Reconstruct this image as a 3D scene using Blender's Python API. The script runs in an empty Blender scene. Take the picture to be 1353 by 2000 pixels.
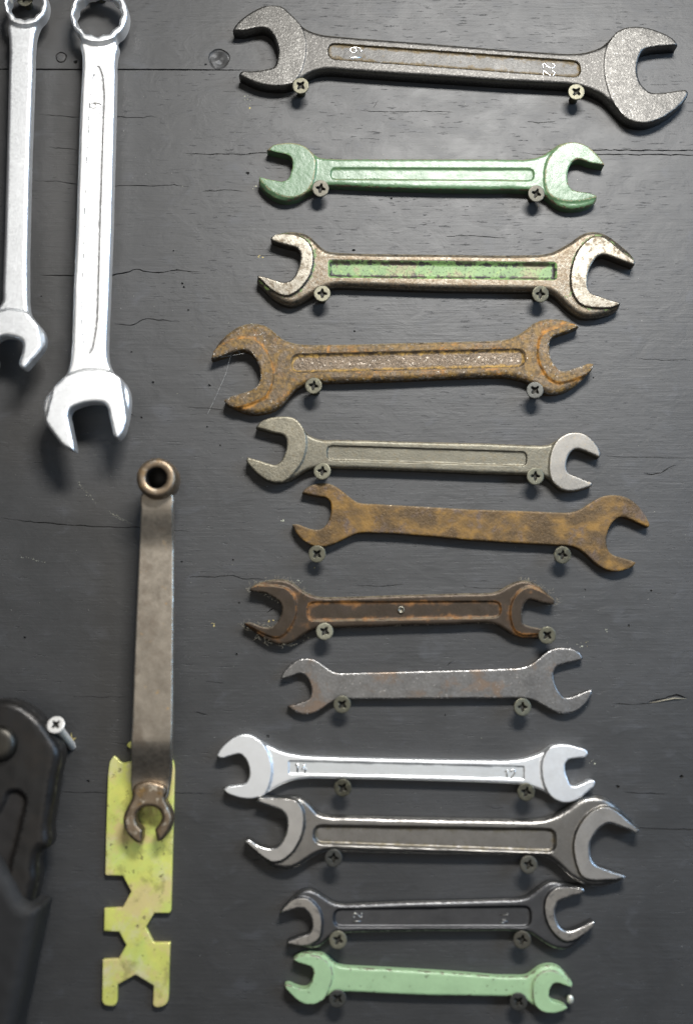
import bpy, math, random
import numpy as np
from mathutils import Vector, Matrix
from mathutils.geometry import delaunay_2d_cdt

# ------------------------------------------------------------------ scene, camera, light
S = bpy.context.scene
COL = S.collection
rng = random.Random(7)
nrg = np.random.default_rng(11)

TILT = math.radians(5.5)          # the camera stands a little low and looks slightly up
CAM_D = 0.62                      # metres from the board
FPX = 2450.0                      # focal length in pixels of the 1353x2000 photograph
CAM = np.array([0.0, -CAM_D, -CAM_D * math.tan(TILT)])

cam_d = bpy.data.cameras.new('camera')
cam = bpy.data.objects.new('camera', cam_d)
COL.objects.link(cam)
cam.location = CAM
cam.rotation_euler = (math.radians(90) + TILT, 0, 0)
cam_d.sensor_fit = 'VERTICAL'
cam_d.sensor_height = 24.0
cam_d.lens = FPX / 2000.0 * 24.0
cam_d.clip_start = 0.02
cam_d.clip_end = 50
cam_d.dof.use_dof = True
cam_d.dof.focus_distance = 0.638
cam_d.dof.aperture_fstop = 1.7
S.camera = cam

W = bpy.data.worlds.new('World')
S.world = W
W.use_nodes = True
bg = W.node_tree.nodes['Background']
bg.inputs[0].default_value = (0.80, 0.86, 1.0, 1)
bg.inputs[1].default_value = 0.03


def area(name, loc, target, size, size_y, power, color, spread=180):
    l = bpy.data.lights.new(name, 'AREA')
    l.shape = 'RECTANGLE'
    l.size = size
    l.size_y = size_y
    l.energy = power
    l.color = color
    l.spread = math.radians(spread)
    o = bpy.data.objects.new(name, l)
    COL.objects.link(o)
    o.location = loc
    d = Vector(target) - Vector(loc)
    o.rotation_euler = d.to_track_quat('-Z', 'Y').to_euler()
    return o


area('work_lamp', (0.13, -0.60, 0.44), (0.13, 0, 0.09), 0.26, 0.09, 4.0, (1.0, 0.985, 0.96), spread=120)
area('added_fill_lamp', (-0.15, -2.1, -0.32), (0, 0, 0.0), 1.5, 1.0, 4.6, (1.0, 0.955, 0.88))  # added fill, no known source; brightens the metal from the front
area('window_light', (1.25, -0.95, 0.35), (0.1, 0, 0.05), 0.7, 0.9, 12.0, (0.45, 0.68, 1.0))

S.render.engine = 'CYCLES'
S.cycles.use_denoising = True
S.view_settings.view_transform = 'Standard'
S.view_settings.look = 'None'
S.view_settings.exposure = 0.0
S.view_settings.gamma = 1.0

# ------------------------------------------------------------------ photograph pixel -> board
CT, ST = math.cos(TILT), math.sin(TILT)


def px2mm(p, h):
    """Pixel of the photograph -> (u right, v up) in mm on the plane h mm in front of the board."""
    a = (p[0] - 676.5) / FPX
    b = -(p[1] - 1000.0) / FPX
    d = np.array([a, CT - b * ST, ST + b * CT])
    t = (-h * 1e-3 - CAM[1]) / d[1]
    q = CAM + d * t
    return np.array([q[0] * 1e3, q[2] * 1e3])


def Z(region, zw, pts):
    """coordinates read off an enlarged crop -> photograph pixels"""
    s = (region[2] - region[0]) / zw
    return [(region[0] + p[0] * s, region[1] + p[1] * s) + tuple(p[2:]) for p in pts]


# ------------------------------------------------------------------ 2-D curve helpers (mm)
def smooth(pts, closed=True, ang=7.0):
    P = [np.array(p[:2], float) for p in pts]
    C = [len(p) > 2 and p[2] for p in pts]
    n = len(P)
    tin, tout = [None] * n, [None] * n
    for i in range(n):
        a, b = P[i - 1], P[(i + 1) % n]
        if not closed and i == 0:
            a = P[0] - (P[1] - P[0])
        if not closed and i == n - 1:
            b = P[-1] + (P[-1] - P[-2])
        d0, d1 = P[i] - a, b - P[i]
        l0, l1 = np.linalg.norm(d0) + 1e-9, np.linalg.norm(d1) + 1e-9
        if C[i]:
            tin[i], tout[i] = d0 / l0, d1 / l1
        else:
            t = d0 / l0 * l1 + d1 / l1 * l0
            t = t / (np.linalg.norm(t) + 1e-9)
            tin[i] = tout[i] = t
    out = []
    for i in range(n if closed else n - 1):
        j = (i + 1) % n
        L = np.linalg.norm(P[j] - P[i])
        ch = (P[j] - P[i]) / (L + 1e-9)
        turn = math.degrees(math.acos(max(-1, min(1, float(tout[i] @ ch))))) + \
            math.degrees(math.acos(max(-1, min(1, float(tin[j] @ ch)))))
        k = max(1, min(12, int(math.ceil(turn / ang))))
        for q in range(k):
            s = q / k
            h = (2 * s**3 - 3 * s**2 + 1, s**3 - 2 * s**2 + s, -2 * s**3 + 3 * s**2, s**3 - s**2)
            out.append(h[0] * P[i] + h[1] * L * tout[i] + h[2] * P[j] + h[3] * L * tin[j])
    if not closed:
        out.append(P[-1])
    return np.array(out)


def densify(L, step, closed=True):
    out = []
    n = len(L)
    for i in range(n if closed else n - 1):
        a, b = L[i], L[(i + 1) % n]
        k = max(1, int(round(np.linalg.norm(b - a) / step)))
        for q in range(k):
            out.append(a + (b - a) * q / k)
    if not closed:
        out.append(L[-1])
    return np.array(out)


def sdf(pts, loops):
    """signed distance (inside positive, even-odd) of pts to closed loops"""
    pts = np.asarray(pts, np.float32)
    A = np.concatenate([l for l in loops]).astype(np.float32)
    B = np.concatenate([np.roll(l, -1, 0) for l in loops]).astype(np.float32)
    AB = B - A
    LL = (AB ** 2).sum(1) + 1e-12
    out = np.empty(len(pts), np.float32)
    for c in range(0, len(pts), 3000):
        p = pts[c:c + 3000]
        px = p[:, 0:1] - A[:, 0]
        py = p[:, 1:2] - A[:, 1]
        t = np.clip((px * AB[:, 0] + py * AB[:, 1]) / LL, 0, 1)
        dx = px - t * AB[:, 0]
        dy = py - t * AB[:, 1]
        d = np.sqrt((dx * dx + dy * dy).min(1))
        y = p[:, 1:2]
        cond = (A[:, 1] > y) != (B[:, 1] > y)
        xi = A[:, 0] + (y - A[:, 1]) * AB[:, 0] / np.where(np.abs(AB[:, 1]) < 1e-9, 1e-9, AB[:, 1])
        ins = (cond & (p[:, 0:1] < xi)).sum(1) % 2
        out[c:c + 3000] = np.where(ins == 1, d, -d)
    return out


def sst(a, b, x):
    t = np.clip((x - a) / (b - a), 0, 1)
    return t * t * (3 - 2 * t)


def offset(L, d):
    """points at distance d to the inside/outside of a closed polyline"""
    e0 = L - np.roll(L, 1, 0)
    e1 = np.roll(L, -1, 0) - L
    n = np.stack([-(e0 + e1)[:, 1], (e0 + e1)[:, 0]], 1)
    n /= np.linalg.norm(n, axis=1)[:, None] + 1e-9
    return L + n * d


def vnoise(x, y, seed=0):
    """smooth pseudo noise from a few sines (dents of forged and worn steel)"""
    r = np.random.default_rng(seed)
    z = np.zeros_like(x)
    for _ in range(14):
        a = r.uniform(0, 2 * math.pi)
        f = r.uniform(0.15, 0.9)
        z += np.sin((x * math.cos(a) + y * math.sin(a)) * f + r.uniform(0, 6.28)) * 0.5
    return z / 3.7


# ------------------------------------------------------------------ object helpers
def link(name, me, mat=None, parent=None):
    o = bpy.data.objects.new(name, me)
    COL.objects.link(o)
    if mat is not None and me is not None and not me.materials:
        me.materials.append(mat)
    if parent is not None:
        o.parent = parent
    return o


def tag(o, label, cat, group=None, kind=None):
    if label:
        o['label'] = label
    if cat:
        o['category'] = cat
    if group:
        o['group'] = group
    if kind:
        o['kind'] = kind
    return o


def thing(name, label, cat, loc=(0, 0, 0), group=None):
    o = bpy.data.objects.new(name, None)
    o.empty_display_size = 0.01
    COL.objects.link(o)
    o.location = loc
    return tag(o, label, cat, group)


def mesh_from(name, V, F, mat=None, normals=None, feat=None, smooth_shade=True):
    me = bpy.data.meshes.new(name)
    me.from_pydata([tuple(v) for v in V], [], [tuple(int(i) for i in f) for f in F])
    if smooth_shade:
        me.polygons.foreach_set('use_smooth', [True] * len(me.polygons))
    if feat is not None:
        at = me.attributes.new('feat', 'FLOAT_COLOR', 'POINT')
        at.data.foreach_set('color', np.asarray(feat, np.float32).ravel())
    me.update()
    if normals is not None:
        me.normals_split_custom_set_from_vertices([tuple(n) for n in normals])
    if mat is not None:
        me.materials.append(mat)
    return me


def lathe(profile, seg=40, axis_pts=True):
    """profile [(r, h)] around the board normal; h is towards the viewer (mm). -> V (m), F"""
    V, F = [], []
    for r, h in profile:
        for k in range(seg):
            a = 2 * math.pi * k / seg
            V.append((r * math.cos(a) * 1e-3, -h * 1e-3, r * math.sin(a) * 1e-3))
    for i in range(len(profile) - 1):
        for k in range(seg):
            k2 = (k + 1) % seg
            F.append((i * seg + k, i * seg + k2, (i + 1) * seg + k2, (i + 1) * seg + k))
    return V, F


def tube(pts, r, n=6):
    """tube along 3-D points (metres)"""
    P = [np.array(p, float) for p in pts]
    V, F = [], []
    for i, p in enumerate(P):
        t = (P[min(i + 1, len(P) - 1)] - P[max(i - 1, 0)])
        t = t / (np.linalg.norm(t) + 1e-12)
        a = np.cross(t, (0, 1, 0))
        if np.linalg.norm(a) < 1e-3:
            a = np.cross(t, (1, 0, 0))
        a /= np.linalg.norm(a)
        b = np.cross(t, a)
        rr = r[i] if hasattr(r, '__len__') else r
        for k in range(n):
            w = 2 * math.pi * k / n
            V.append(p + rr * (a * math.cos(w) + b * math.sin(w)))
    for i in range(len(P) - 1):
        for k in range(n):
            k2 = (k + 1) % n
            F.append((i * n + k, i * n + k2, (i + 1) * n + k2, (i + 1) * n + k))
    F.append(tuple(range(n - 1, -1, -1)))
    F.append(tuple((len(P) - 1) * n + k for k in range(n)))
    return V, F


# ------------------------------------------------------------------ forged relief: outline + faces + panel -> meshes
def relief(loops, t, back, re=0.8, rf=0.5, faces=(), tf=None, step_w=0.5, pocket=None, pd=0.8, pw=0.6,
           grid=0.75, lift=None, dent=0.03, seed=1, cap=True):
    """A forged flat tool as a triangulated relief. loops in mm (first outer, further ones holes).
    Returns dict part -> (V mm [u, v, h], F, N, feat); walls and back belong to 'body'."""
    tf = tf if tf is not None else t
    dl = [densify(l, grid * 0.85) for l in loops]
    allp, edges = [], []

    def addloop(l):
        b = len(allp)
        allp.extend(Vector((float(p[0]), float(p[1]))) for p in l)
        n = len(l)
        edges.extend((b + i, b + (i + 1) % n) for i in range(n))
    for l in dl:
        addloop(l)
    fl = [densify(f, grid) for f in faces]
    for f in fl:
        addloop(f)
    pk = [densify(p, grid) for p in (pocket or [])]
    for p in pk:
        addloop(p)
    # rings that follow the edge rounding and the steps
    cand = []
    for l in dl:
        for f in (0.04, 0.14, 0.32, 0.6, 1.0):
            for sgn in (1, -1):
                q = offset(l, sgn * f * max(re, rf))
                d = sdf(q, loops)
                cand.append(q[d > f * max(re, rf) * 0.9])
    for f in fl:
        for k in (0.35, 0.7, 1.0):
            q = np.concatenate([offset(f, step_w * k), offset(f, -step_w * k)])
            cand.append(q[sdf(q, [f]) < 0])
    for p in pk:
        for k in (0.35, 0.7, 1.0):
            q = np.concatenate([offset(p, pw * k), offset(p, -pw * k)])
            cand.append(q[sdf(q, [p]) > pw * k * 0.9])
    lo = np.min([l.min(0) for l in loops], 0)
    hi = np.max([l.max(0) for l in loops], 0)
    gx, gy = np.meshgrid(np.arange(lo[0], hi[0], grid), np.arange(lo[1], hi[1], grid * 0.87))
    gx = gx + (np.arange(gx.shape[0]) % 2)[:, None] * grid * 0.5
    cand.append(np.stack([gx.ravel(), gy.ravel()], 1))
    q = np.concatenate(cand)
    q = q[sdf(q, loops) > 0.03]
    # thin out points that fall too close together
    key = np.round(q / (grid * 0.3)).astype(int)
    _, ix = np.unique(key, axis=0, return_index=True)
    q = q[ix]
    allp.extend(Vector((float(p[0]), float(p[1]))) for p in q)
    V2, _, F2, _, _, _ = delaunay_2d_cdt(allp, edges, [], 0, 1e-4)
    V2 = np.array([(v.x, v.y) for v in V2])
    F2 = np.array([f for f in F2 if len(f) == 3])
    cen = V2[F2].mean(1)
    F2 = F2[sdf(cen, loops) > 0]
    e1 = V2[F2[:, 1]] - V2[F2[:, 0]]
    e2 = V2[F2[:, 2]] - V2[F2[:, 0]]
    ar = e1[:, 0] * e2[:, 1] - e1[:, 1] * e2[:, 0]
    F2[ar < 0] = F2[ar < 0][:, ::-1]
    F2 = F2[np.abs(ar) > 1e-7]
    cen = V2[F2].mean(1)
    # heights
    d = np.maximum(sdf(V2, loops), 0)
    fm = np.zeros(len(V2))
    crev = np.zeros(len(V2))
    flab = np.zeros(len(F2), int)
    for i, f in enumerate(fl):
        sf = sdf(V2, [f])
        m = sst(-step_w, 0, sf)
        fm = np.maximum(fm, m)
        crev = np.maximum(crev, np.exp(-(np.maximum(-sf, 0) / 1.6) ** 2) * (sf < 0.02))
        flab[sdf(cen, [f]) > 0] = i + 1
    pm = np.zeros(len(V2))
    for p in pk:
        sp = sdf(V2, [p])
        pm = np.maximum(pm, sst(0, pw, sp))
        crev = np.maximum(crev, np.exp(-((sp - pw * 0.8) / 1.3) ** 2) * (sp > -0.1))
        flab[sdf(cen, [p]) > 0] = 50
    h = t + (tf - t) * fm - pd * pm
    r = re + (rf - re) * fm
    dd = np.minimum(d, r)
    h = h - (r - np.sqrt(np.maximum(r * r - (r - dd) ** 2, 0)))
    if dent:
        h = h + dent * vnoise(V2[:, 0], V2[:, 1], seed)
    edge = np.exp(-(d / 0.8) ** 2)
    lf = np.zeros(len(V2))
    if lift is not None:
        lf = np.interp(V2[:, 1], lift[0], lift[1])
    V3 = np.stack([V2[:, 0], V2[:, 1], h + lf], 1)
    # vertex normals of the front (u, v, h)
    a, b, c = V3[F2[:, 0]], V3[F2[:, 1]], V3[F2[:, 2]]
    fn = np.cross(b - a, c - a)
    N = np.zeros_like(V3)
    for k in range(3):
        np.add.at(N, F2[:, k], fn)
    N /= np.linalg.norm(N, axis=1)[:, None] + 1e-12
    feat = np.stack([pm, fm, crev, edge], 1)
    parts = {}
    for lab in np.unique(flab):
        f = F2[flab == lab]
        u, inv = np.unique(f, return_inverse=True)
        nm = 'body' if lab == 0 else ('panel' if lab == 50 else 'face%d' % lab)
        parts[nm] = [V3[u], inv.reshape(-1, 3), N[u], feat[u]]
    # side walls
    cnt = {}
    for f in F2:
        for k in range(3):
            i, j = int(f[k]), int(f[(k + 1) % 3])
            cnt[(i, j)] = 1
    bd = [(i, j) for (i, j) in cnt if (j, i) not in cnt]
    Vw, Nw, Fw, Ew = [], [], [], []
    nxt = {i: j for i, j in bd}
    prv = {j: i for i, j in bd}
    idx = {}
    for i in nxt:
        p = V2[prv.get(i, i)]
        q2 = V2[nxt[i]]
        tng = q2 - p
        n = np.array([tng[1], -tng[0], 0.0])
        n /= np.linalg.norm(n) + 1e-9
        idx[i] = len(Vw)
        Vw.append(V3[i])
        Vw.append(np.array([V3[i][0], V3[i][1], back + lf[i]]))
        Nw += [n, n]
        Ew += [(0, fm[i], 0, 0.6), (0, fm[i], 0, 0.0)]
    for i, j in bd:
        if j in idx:
            a, b = idx[i], idx[j]
            Fw.append((a, a + 1, b + 1))
            Fw.append((a, b + 1, b))
    # flat back
    bp, be = [], []
    for l in dl:
        b0 = len(bp)
        bp.extend(Vector((float(p[0]), float(p[1]))) for p in l)
        be.extend((b0 + i, b0 + (i + 1) % len(l)) for i in range(len(l)))
    Vb, _, Fb, _, _, _ = delaunay_2d_cdt(bp, be, [], 0, 1e-4)
    Vb = np.array([(v.x, v.y) for v in Vb])
    Fb = np.array([f for f in Fb if len(f) == 3])
    Fb = Fb[sdf(Vb[Fb].mean(1), loops) > 0]
    lb = np.interp(Vb[:, 1], lift[0], lift[1]) if lift is not None else np.zeros(len(Vb))
    Vb3 = np.stack([Vb[:, 0], Vb[:, 1], back + lb], 1)
    B = parts.get('body')
    base = 0
    VV, FF, NN, EE = [], [], [], []
    pieces = ([tuple(B)] if B else []) + [(np.array(Vw), np.array(Fw), np.array(Nw), np.array(Ew))]
    if cap:
        pieces.append((Vb3, Fb[:, ::-1], np.tile([0, 0, -1.0], (len(Vb3), 1)), np.zeros((len(Vb3), 4))))
    for (v, f, n, e) in pieces:
        VV.append(v)
        FF.append(f + base)
        NN.append(n)
        EE.append(e)
        base += len(v)
    parts['body'] = [np.concatenate(VV), np.concatenate(FF), np.concatenate(NN), np.concatenate(EE)]
    return parts


def relief_objects(parts, root, origin, names, mats):
    """parts (mm) -> mesh objects under root; names maps part key -> object name"""
    out = {}
    for k, (V, F, N, E) in parts.items():
        nm = names.get(k, 'body')
        Vm = np.stack([(V[:, 0] - origin[0]) * 1e-3, -V[:, 2] * 1e-3, (V[:, 1] - origin[1]) * 1e-3], 1)
        Nm = np.stack([N[:, 0], -N[:, 2], N[:, 1]], 1)
        me = mesh_from(nm, Vm, F, mats.get(k, mats['body']), Nm, E)
        out[k] = link(nm, me, None, root)
    return out


# ------------------------------------------------------------------ materials
class NT:
    def __init__(self, name):
        self.m = bpy.data.materials.new(name)
        self.m.use_nodes = True
        self.t = self.m.node_tree
        self.b = self.t.nodes['Principled BSDF']

    def n(self, typ, **kw):
        x = self.t.nodes.new(typ)
        for k, v in kw.items():
            setattr(x, k, v)
        return x

    def l(self, a, b):
        self.t.links.new(a, b)

    def val(self, sock, v):
        if hasattr(v, 'is_output') or hasattr(v, 'links'):
            self.l(v, sock)
        else:
            sock.default_value = v

    def math(self, op, a, b=0.0, c=None, clamp=False):
        x = self.n('ShaderNodeMath', operation=op, use_clamp=clamp)
        self.val(x.inputs[0], a)
        self.val(x.inputs[1], b)
        if c is not None:
            self.val(x.inputs[2], c)
        return x.outputs[0]

    def coords(self, sx=1000, sy=1000, sz=1000, off=(0, 0, 0), rot=(0, 0, 0)):
        tc = self.n('ShaderNodeTexCoord')
        mp = self.n('ShaderNodeMapping')
        mp.inputs['Scale'].default_value = (sx, sy, sz)
        mp.inputs['Location'].default_value = off
        mp.inputs['Rotation'].default_value = rot
        self.l(tc.outputs['Object'], mp.inputs['Vector'])
        return mp.outputs[0]

    def noise(self, vec, scale, detail=4, rough=0.6, dist=0.0):
        x = self.n('ShaderNodeTexNoise')
        self.l(vec, x.inputs['Vector'])
        x.inputs['Scale'].default_value = scale
        x.inputs['Detail'].default_value = detail
        x.inputs['Roughness'].default_value = rough
        x.inputs['Distortion'].default_value = dist
        return x.outputs[0]

    def step(self, v, a, b, lo=0.0, hi=1.0):
        x = self.n('ShaderNodeMapRange', interpolation_type='SMOOTHSTEP')
        self.val(x.inputs[0], v)
        x.inputs[1].default_value = a
        x.inputs[2].default_value = b
        x.inputs[3].default_value = lo
        x.inputs[4].default_value = hi
        return x.outputs[0]

    def mixc(self, f, a, b):
        x = self.n('ShaderNodeMix', data_type='RGBA')
        self.val(x.inputs[0], f)
        for s, v in ((x.inputs[6], a), (x.inputs[7], b)):
            if isinstance(v, tuple):
                s.default_value = (*v[:3], 1)
            else:
                self.l(v, s)
        return x.outputs[2]

    def mixf(self, f, a, b):
        x = self.n('ShaderNodeMix', data_type='FLOAT')
        self.val(x.inputs[0], f)
        self.val(x.inputs[2], a)
        self.val(x.inputs[3], b)
        return x.outputs[0]


def metal(name, base, rough=0.4, metallic=1.0, var=0.25, layers=(), bump=0.25, bscale=1.6, bdist=0.15, seed=0,
          coat=0.0, fine=0.4, dust=0.0):
    """layered worn metal or paint. Each layer: col, metal, rough, scale, th, s, and weights of the relief's
    channels p (panel), f (jaw face), c (crevice), e (edge)."""
    T = NT(name)
    off = (seed * 13.7, seed * 5.1, seed * 9.3)
    co = T.coords(off=off)
    at = T.n('ShaderNodeAttribute', attribute_name='feat')
    sep = T.n('ShaderNodeSeparateColor')
    T.l(at.outputs['Color'], sep.inputs[0])
    ch = {'p': sep.outputs[0], 'f': sep.outputs[1], 'c': sep.outputs[2], 'e': at.outputs['Alpha']}
    big = T.noise(co, 0.12, 3, 0.6)
    fin = T.noise(co, bscale, 4, 0.65)
    k = T.math('ADD', T.math('MULTIPLY', T.math('SUBTRACT', big, 0.5), var * 2.2),
               T.math('MULTIPLY', T.math('SUBTRACT', fin, 0.5), var * fine * 3))
    k = T.math('ADD', k, 1.0)
    bc = T.n('ShaderNodeVectorMath', operation='SCALE')
    bc.inputs[0].default_value = base
    T.l(k, bc.inputs[3])
    col, met = bc.outputs[0], metallic
    rgh = T.math('ADD', T.math('MULTIPLY', T.math('SUBTRACT', fin, 0.5), 0.25), rough)
    hgt = fin
    for i, L in enumerate(layers):
        c2 = T.coords(off=(off[0] + 31 * i + 3, off[1] + 7 * i, off[2] + 17 * i),
                      sx=1000 * L.get('sx', 1.0))
        nz = T.noise(c2, L.get('scale', 0.4), L.get('detail', 5), L.get('nr', 0.65), L.get('dist', 0.3))
        v = nz
        for key in 'pfce':
            if key in L:
                v = T.math('MULTIPLY_ADD', ch[key], L[key], v)
        m = T.step(v, L['th'] - L.get('s', 0.05), L['th'] + L.get('s', 0.05))
        if 'only' in L:
            m = T.math('MULTIPLY', m, ch[L['only']])
        if 'amt' in L:
            m = T.math('MULTIPLY', m, L['amt'])
        lc = L['col']
        if L.get('vary', 0):
            w = T.noise(c2, L.get('scale', 0.4) * 3.1, 3, 0.6)
            lc = T.mixc(T.step(w, 0.35, 0.65), tuple(x * (1 - L['vary']) for x in L['col']),
                        tuple(min(1, x * (1 + L['vary'])) for x in L['col']))
        col = T.mixc(m, col, lc)
        met = T.mixf(m, met, L.get('metal', 0.0))
        rgh = T.mixf(m, rgh, L.get('rough', 0.6))
        if L.get('h', 0):
            hgt = T.math('MULTIPLY_ADD', m, L['h'], hgt)
    if dust:
        geo = T.n('ShaderNodeNewGeometry')
        sx = T.n('ShaderNodeSeparateXYZ')
        T.l(geo.outputs['True Normal'], sx.inputs[0])
        up = T.step(sx.outputs[2], 0.30, 0.85)
        dm = T.math('MULTIPLY', T.math('MULTIPLY', up, T.step(T.noise(co, 0.35, 4, 0.6), 0.3, 0.6)), dust)
        col = T.mixc(dm, col, (0.20, 0.165, 0.105))
        met = T.mixf(dm, met, 0.0)
        rgh = T.mixf(dm, rgh, 0.8)
    T.l(col, T.b.inputs['Base Color'])
    T.val(T.b.inputs['Metallic'], met)
    T.val(T.b.inputs['Roughness'], rgh)
    if coat:
        T.b.inputs['Coat Weight'].default_value = coat
        T.b.inputs['Coat Roughness'].default_value = 0.12
    bp = T.n('ShaderNodeBump')
    bp.inputs['Strength'].default_value = bump
    bp.inputs['Distance'].default_value = bdist * 1e-3
    T.l(hgt, bp.inputs['Height'])
    T.l(bp.outputs[0], T.b.inputs['Normal'])
    return T.m


def board_material():
    T = NT('black_painted_plywood')
    co = T.coords()
    long1 = T.noise(T.coords(sx=35, sz=620), 1.0, 5, 0.62, 0.25)
    long2 = T.noise(T.coords(sx=70, sz=1500, off=(9, 2, 5)), 1.0, 4, 0.6, 0.1)
    patch = T.noise(T.coords(sx=22, sy=22, sz=30, off=(3, 3, 1)), 1.0, 4, 0.6, 0.4)
    blot = T.noise(T.coords(sx=60, sy=60, sz=90, off=(8, 1, 4)), 1.0, 4, 0.6, 0.5)
    gr = T.noise(co, 3.0, 3, 0.6)
    # short open grain dashes
    dash = T.step(T.noise(T.coords(sx=110, sz=1150, off=(1, 7, 3)), 1.0, 3, 0.55, 0.15), 0.62, 0.70)
    dash = T.math('MULTIPLY', dash, T.step(patch, 0.40, 0.58))
    # dust and paint flecks
    vo = T.n('ShaderNodeTexVoronoi', feature='F1')
    T.l(T.coords(off=(1, 1, 1)), vo.inputs['Vector'])
    vo.inputs['Scale'].default_value = 0.16
    sc = T.n('ShaderNodeSeparateColor')
    T.l(vo.outputs['Color'], sc.inputs[0])
    rad = T.math('MULTIPLY', T.step(sc.outputs[0], 0.35, 1.0), 0.030)
    fleck = T.math('LESS_THAN', vo.outputs['Distance'], rad)
    col = T.mixc(T.step(patch, 0.3, 0.7), (0.0365, 0.036, 0.0350), (0.0485, 0.0475, 0.0465))
    col = T.mixc(T.step(blot, 0.56, 0.74), col, (0.057, 0.057, 0.059))
    col = T.mixc(T.math('MULTIPLY', dash, 0.6), col, (0.022, 0.021, 0.020))
    col = T.mixc(T.math('MULTIPLY', fleck, 0.85), col, (0.42, 0.41, 0.37))
    T.l(col, T.b.inputs['Base Color'])
    r = T.math('MULTIPLY_ADD', T.math('SUBTRACT', blot, 0.5), 0.16, 0.52)
    r = T.math('MULTIPLY_ADD', T.math('SUBTRACT', patch, 0.5), 0.18, r)
    T.l(r, T.b.inputs['Roughness'])
    T.b.inputs['Specular IOR Level'].default_value = 0.55
    h = T.math('MULTIPLY', T.math('MULTIPLY', long1, T.step(blot, 0.35, 0.65, 0.35, 1.0)), 0.8)
    h = T.math('MULTIPLY_ADD', long2, 0.12, h)
    h = T.math('MULTIPLY_ADD', gr, 0.05, h)
    h = T.math('MULTIPLY_ADD', blot, 0.25, h)
    h = T.math('MULTIPLY_ADD', dash, -0.8, h)
    h = T.math('MULTIPLY_ADD', fleck, 0.4, h)
    bp = T.n('ShaderNodeBump')
    bp.inputs['Strength'].default_value = 0.38
    bp.inputs['Distance'].default_value = 0.0006
    T.l(h, bp.inputs['Height'])
    T.l(bp.outputs[0], T.b.inputs['Normal'])
    return T.m


RUST = (0.28, 0.125, 0.02)
BROWN = (0.13, 0.085, 0.05)
M = {}
M['board'] = board_material()
M['steel_grey'] = metal('grainy_grey_steel', (0.066, 0.064, 0.060), 0.41, 1.0, 0.28, bump=0.3, bscale=1.0, bdist=0.35, fine=0.5, dust=0.5, layers=[
    dict(col=(0.050, 0.048, 0.045), metal=0.9, rough=0.45, scale=0.25, th=0.22, s=0.2, f=-0.35, e=-0.5, amt=0.75),
    dict(col=(0.085, 0.060, 0.020), metal=0.2, rough=0.6, scale=0.3, th=1.10, s=0.18, c=0.35, p=0.40, vary=0.3, amt=0.8),
    dict(col=(0.16, 0.156, 0.146), metal=1.0, rough=0.36, scale=1.1, th=0.66, s=0.18, e=0.32, f=0.02, p=-0.2)])
M['steel_panel'] = metal('grey_steel_panel', (0.050, 0.049, 0.047), 0.44, 1.0, 0.35, bump=0.35, bscale=0.8, bdist=0.35, fine=0.6, seed=42, layers=[
    dict(col=(0.075, 0.050, 0.014), metal=0.2, rough=0.6, scale=0.25, th=0.70, s=0.14, c=0.30, vary=0.3, amt=0.85)])
M['mint'] = metal('mint_green_enamel', (0.086, 0.160, 0.080), 0.38, 0.0, 0.16, bump=0.5, bscale=0.33, bdist=0.5, coat=0.07, fine=0.3, dust=0.8, seed=2, layers=[
    dict(col=(0.20, 0.30, 0.11), metal=0.0, rough=0.4, scale=0.35, th=0.72, s=0.12, e=0.18, c=0.12, amt=0.6),
    dict(col=(0.17, 0.13, 0.08), metal=0.2, rough=0.6, scale=0.38, th=0.76, s=0.06, e=0.26, c=0.08, h=-0.8),
    dict(col=(0.26, 0.235, 0.14), metal=0.2, rough=0.5, scale=0.5, th=1.43, s=0.07, c=1.0, p=-0.5, h=-0.4),
    dict(col=(0.06, 0.045, 0.03), metal=0.2, rough=0.7, scale=0.5, th=0.76, s=0.02, h=-1.0)])
M['mint_dusty'] = metal('mint_green_matt_enamel', (0.39, 0.57, 0.31), 0.36, 0.0, 0.15, bump=0.2, bscale=0.5, bdist=0.3, coat=0.15, fine=0.3, seed=5, layers=[
    dict(col=(0.20, 0.17, 0.12), metal=0.3, rough=0.5, scale=0.34, th=0.77, s=0.06, e=0.26, c=0.08, h=-0.8),
    dict(col=(0.30, 0.27, 0.22), metal=0.3, rough=0.5, scale=0.4, th=1.45, s=0.06, c=1.0, h=-0.4),
    dict(col=(0.06, 0.045, 0.03), metal=0.2, rough=0.7, scale=0.42, th=0.665, s=0.03, h=-1.0)])
M['brassy'] = metal('tarnished_steel_with_green_paint_rests', (0.125, 0.115, 0.096), 0.38, 1.0, 0.4, bump=0.6, bscale=1.3, fine=0.6, dust=0.8, seed=3, layers=[
    dict(col=(0.085, 0.062, 0.036), metal=0.8, rough=0.45, scale=0.12, th=0.50, s=0.15, f=-0.4, e=-0.25, amt=0.6),
    dict(col=(0.11, 0.075, 0.042), metal=0.6, rough=0.55, scale=0.65, th=0.55, s=0.14, vary=0.3, amt=0.8),
    dict(col=(0.12, 0.18, 0.055), metal=0.0, rough=0.5, scale=0.3, th=0.72, s=0.05, c=0.28, f=-0.6, vary=0.2, h=0.5),
    dict(col=(0.34, 0.31, 0.265), metal=1.0, rough=0.38, scale=1.2, th=0.86, s=0.12, e=0.35)])
M['brassy_face'] = metal('rubbed_tarnished_jaw_face', (0.175, 0.162, 0.136), 0.38, 1.0, 0.3, bump=0.35, bscale=1.0, fine=0.6, seed=41, layers=[
    dict(col=(0.09, 0.07, 0.045), metal=0.7, rough=0.5, scale=0.4, th=0.57, s=0.12, vary=0.3),
    dict(col=(0.36, 0.34, 0.29), metal=1.0, rough=0.34, scale=0.9, th=0.80, s=0.12, e=0.32)])
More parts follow.
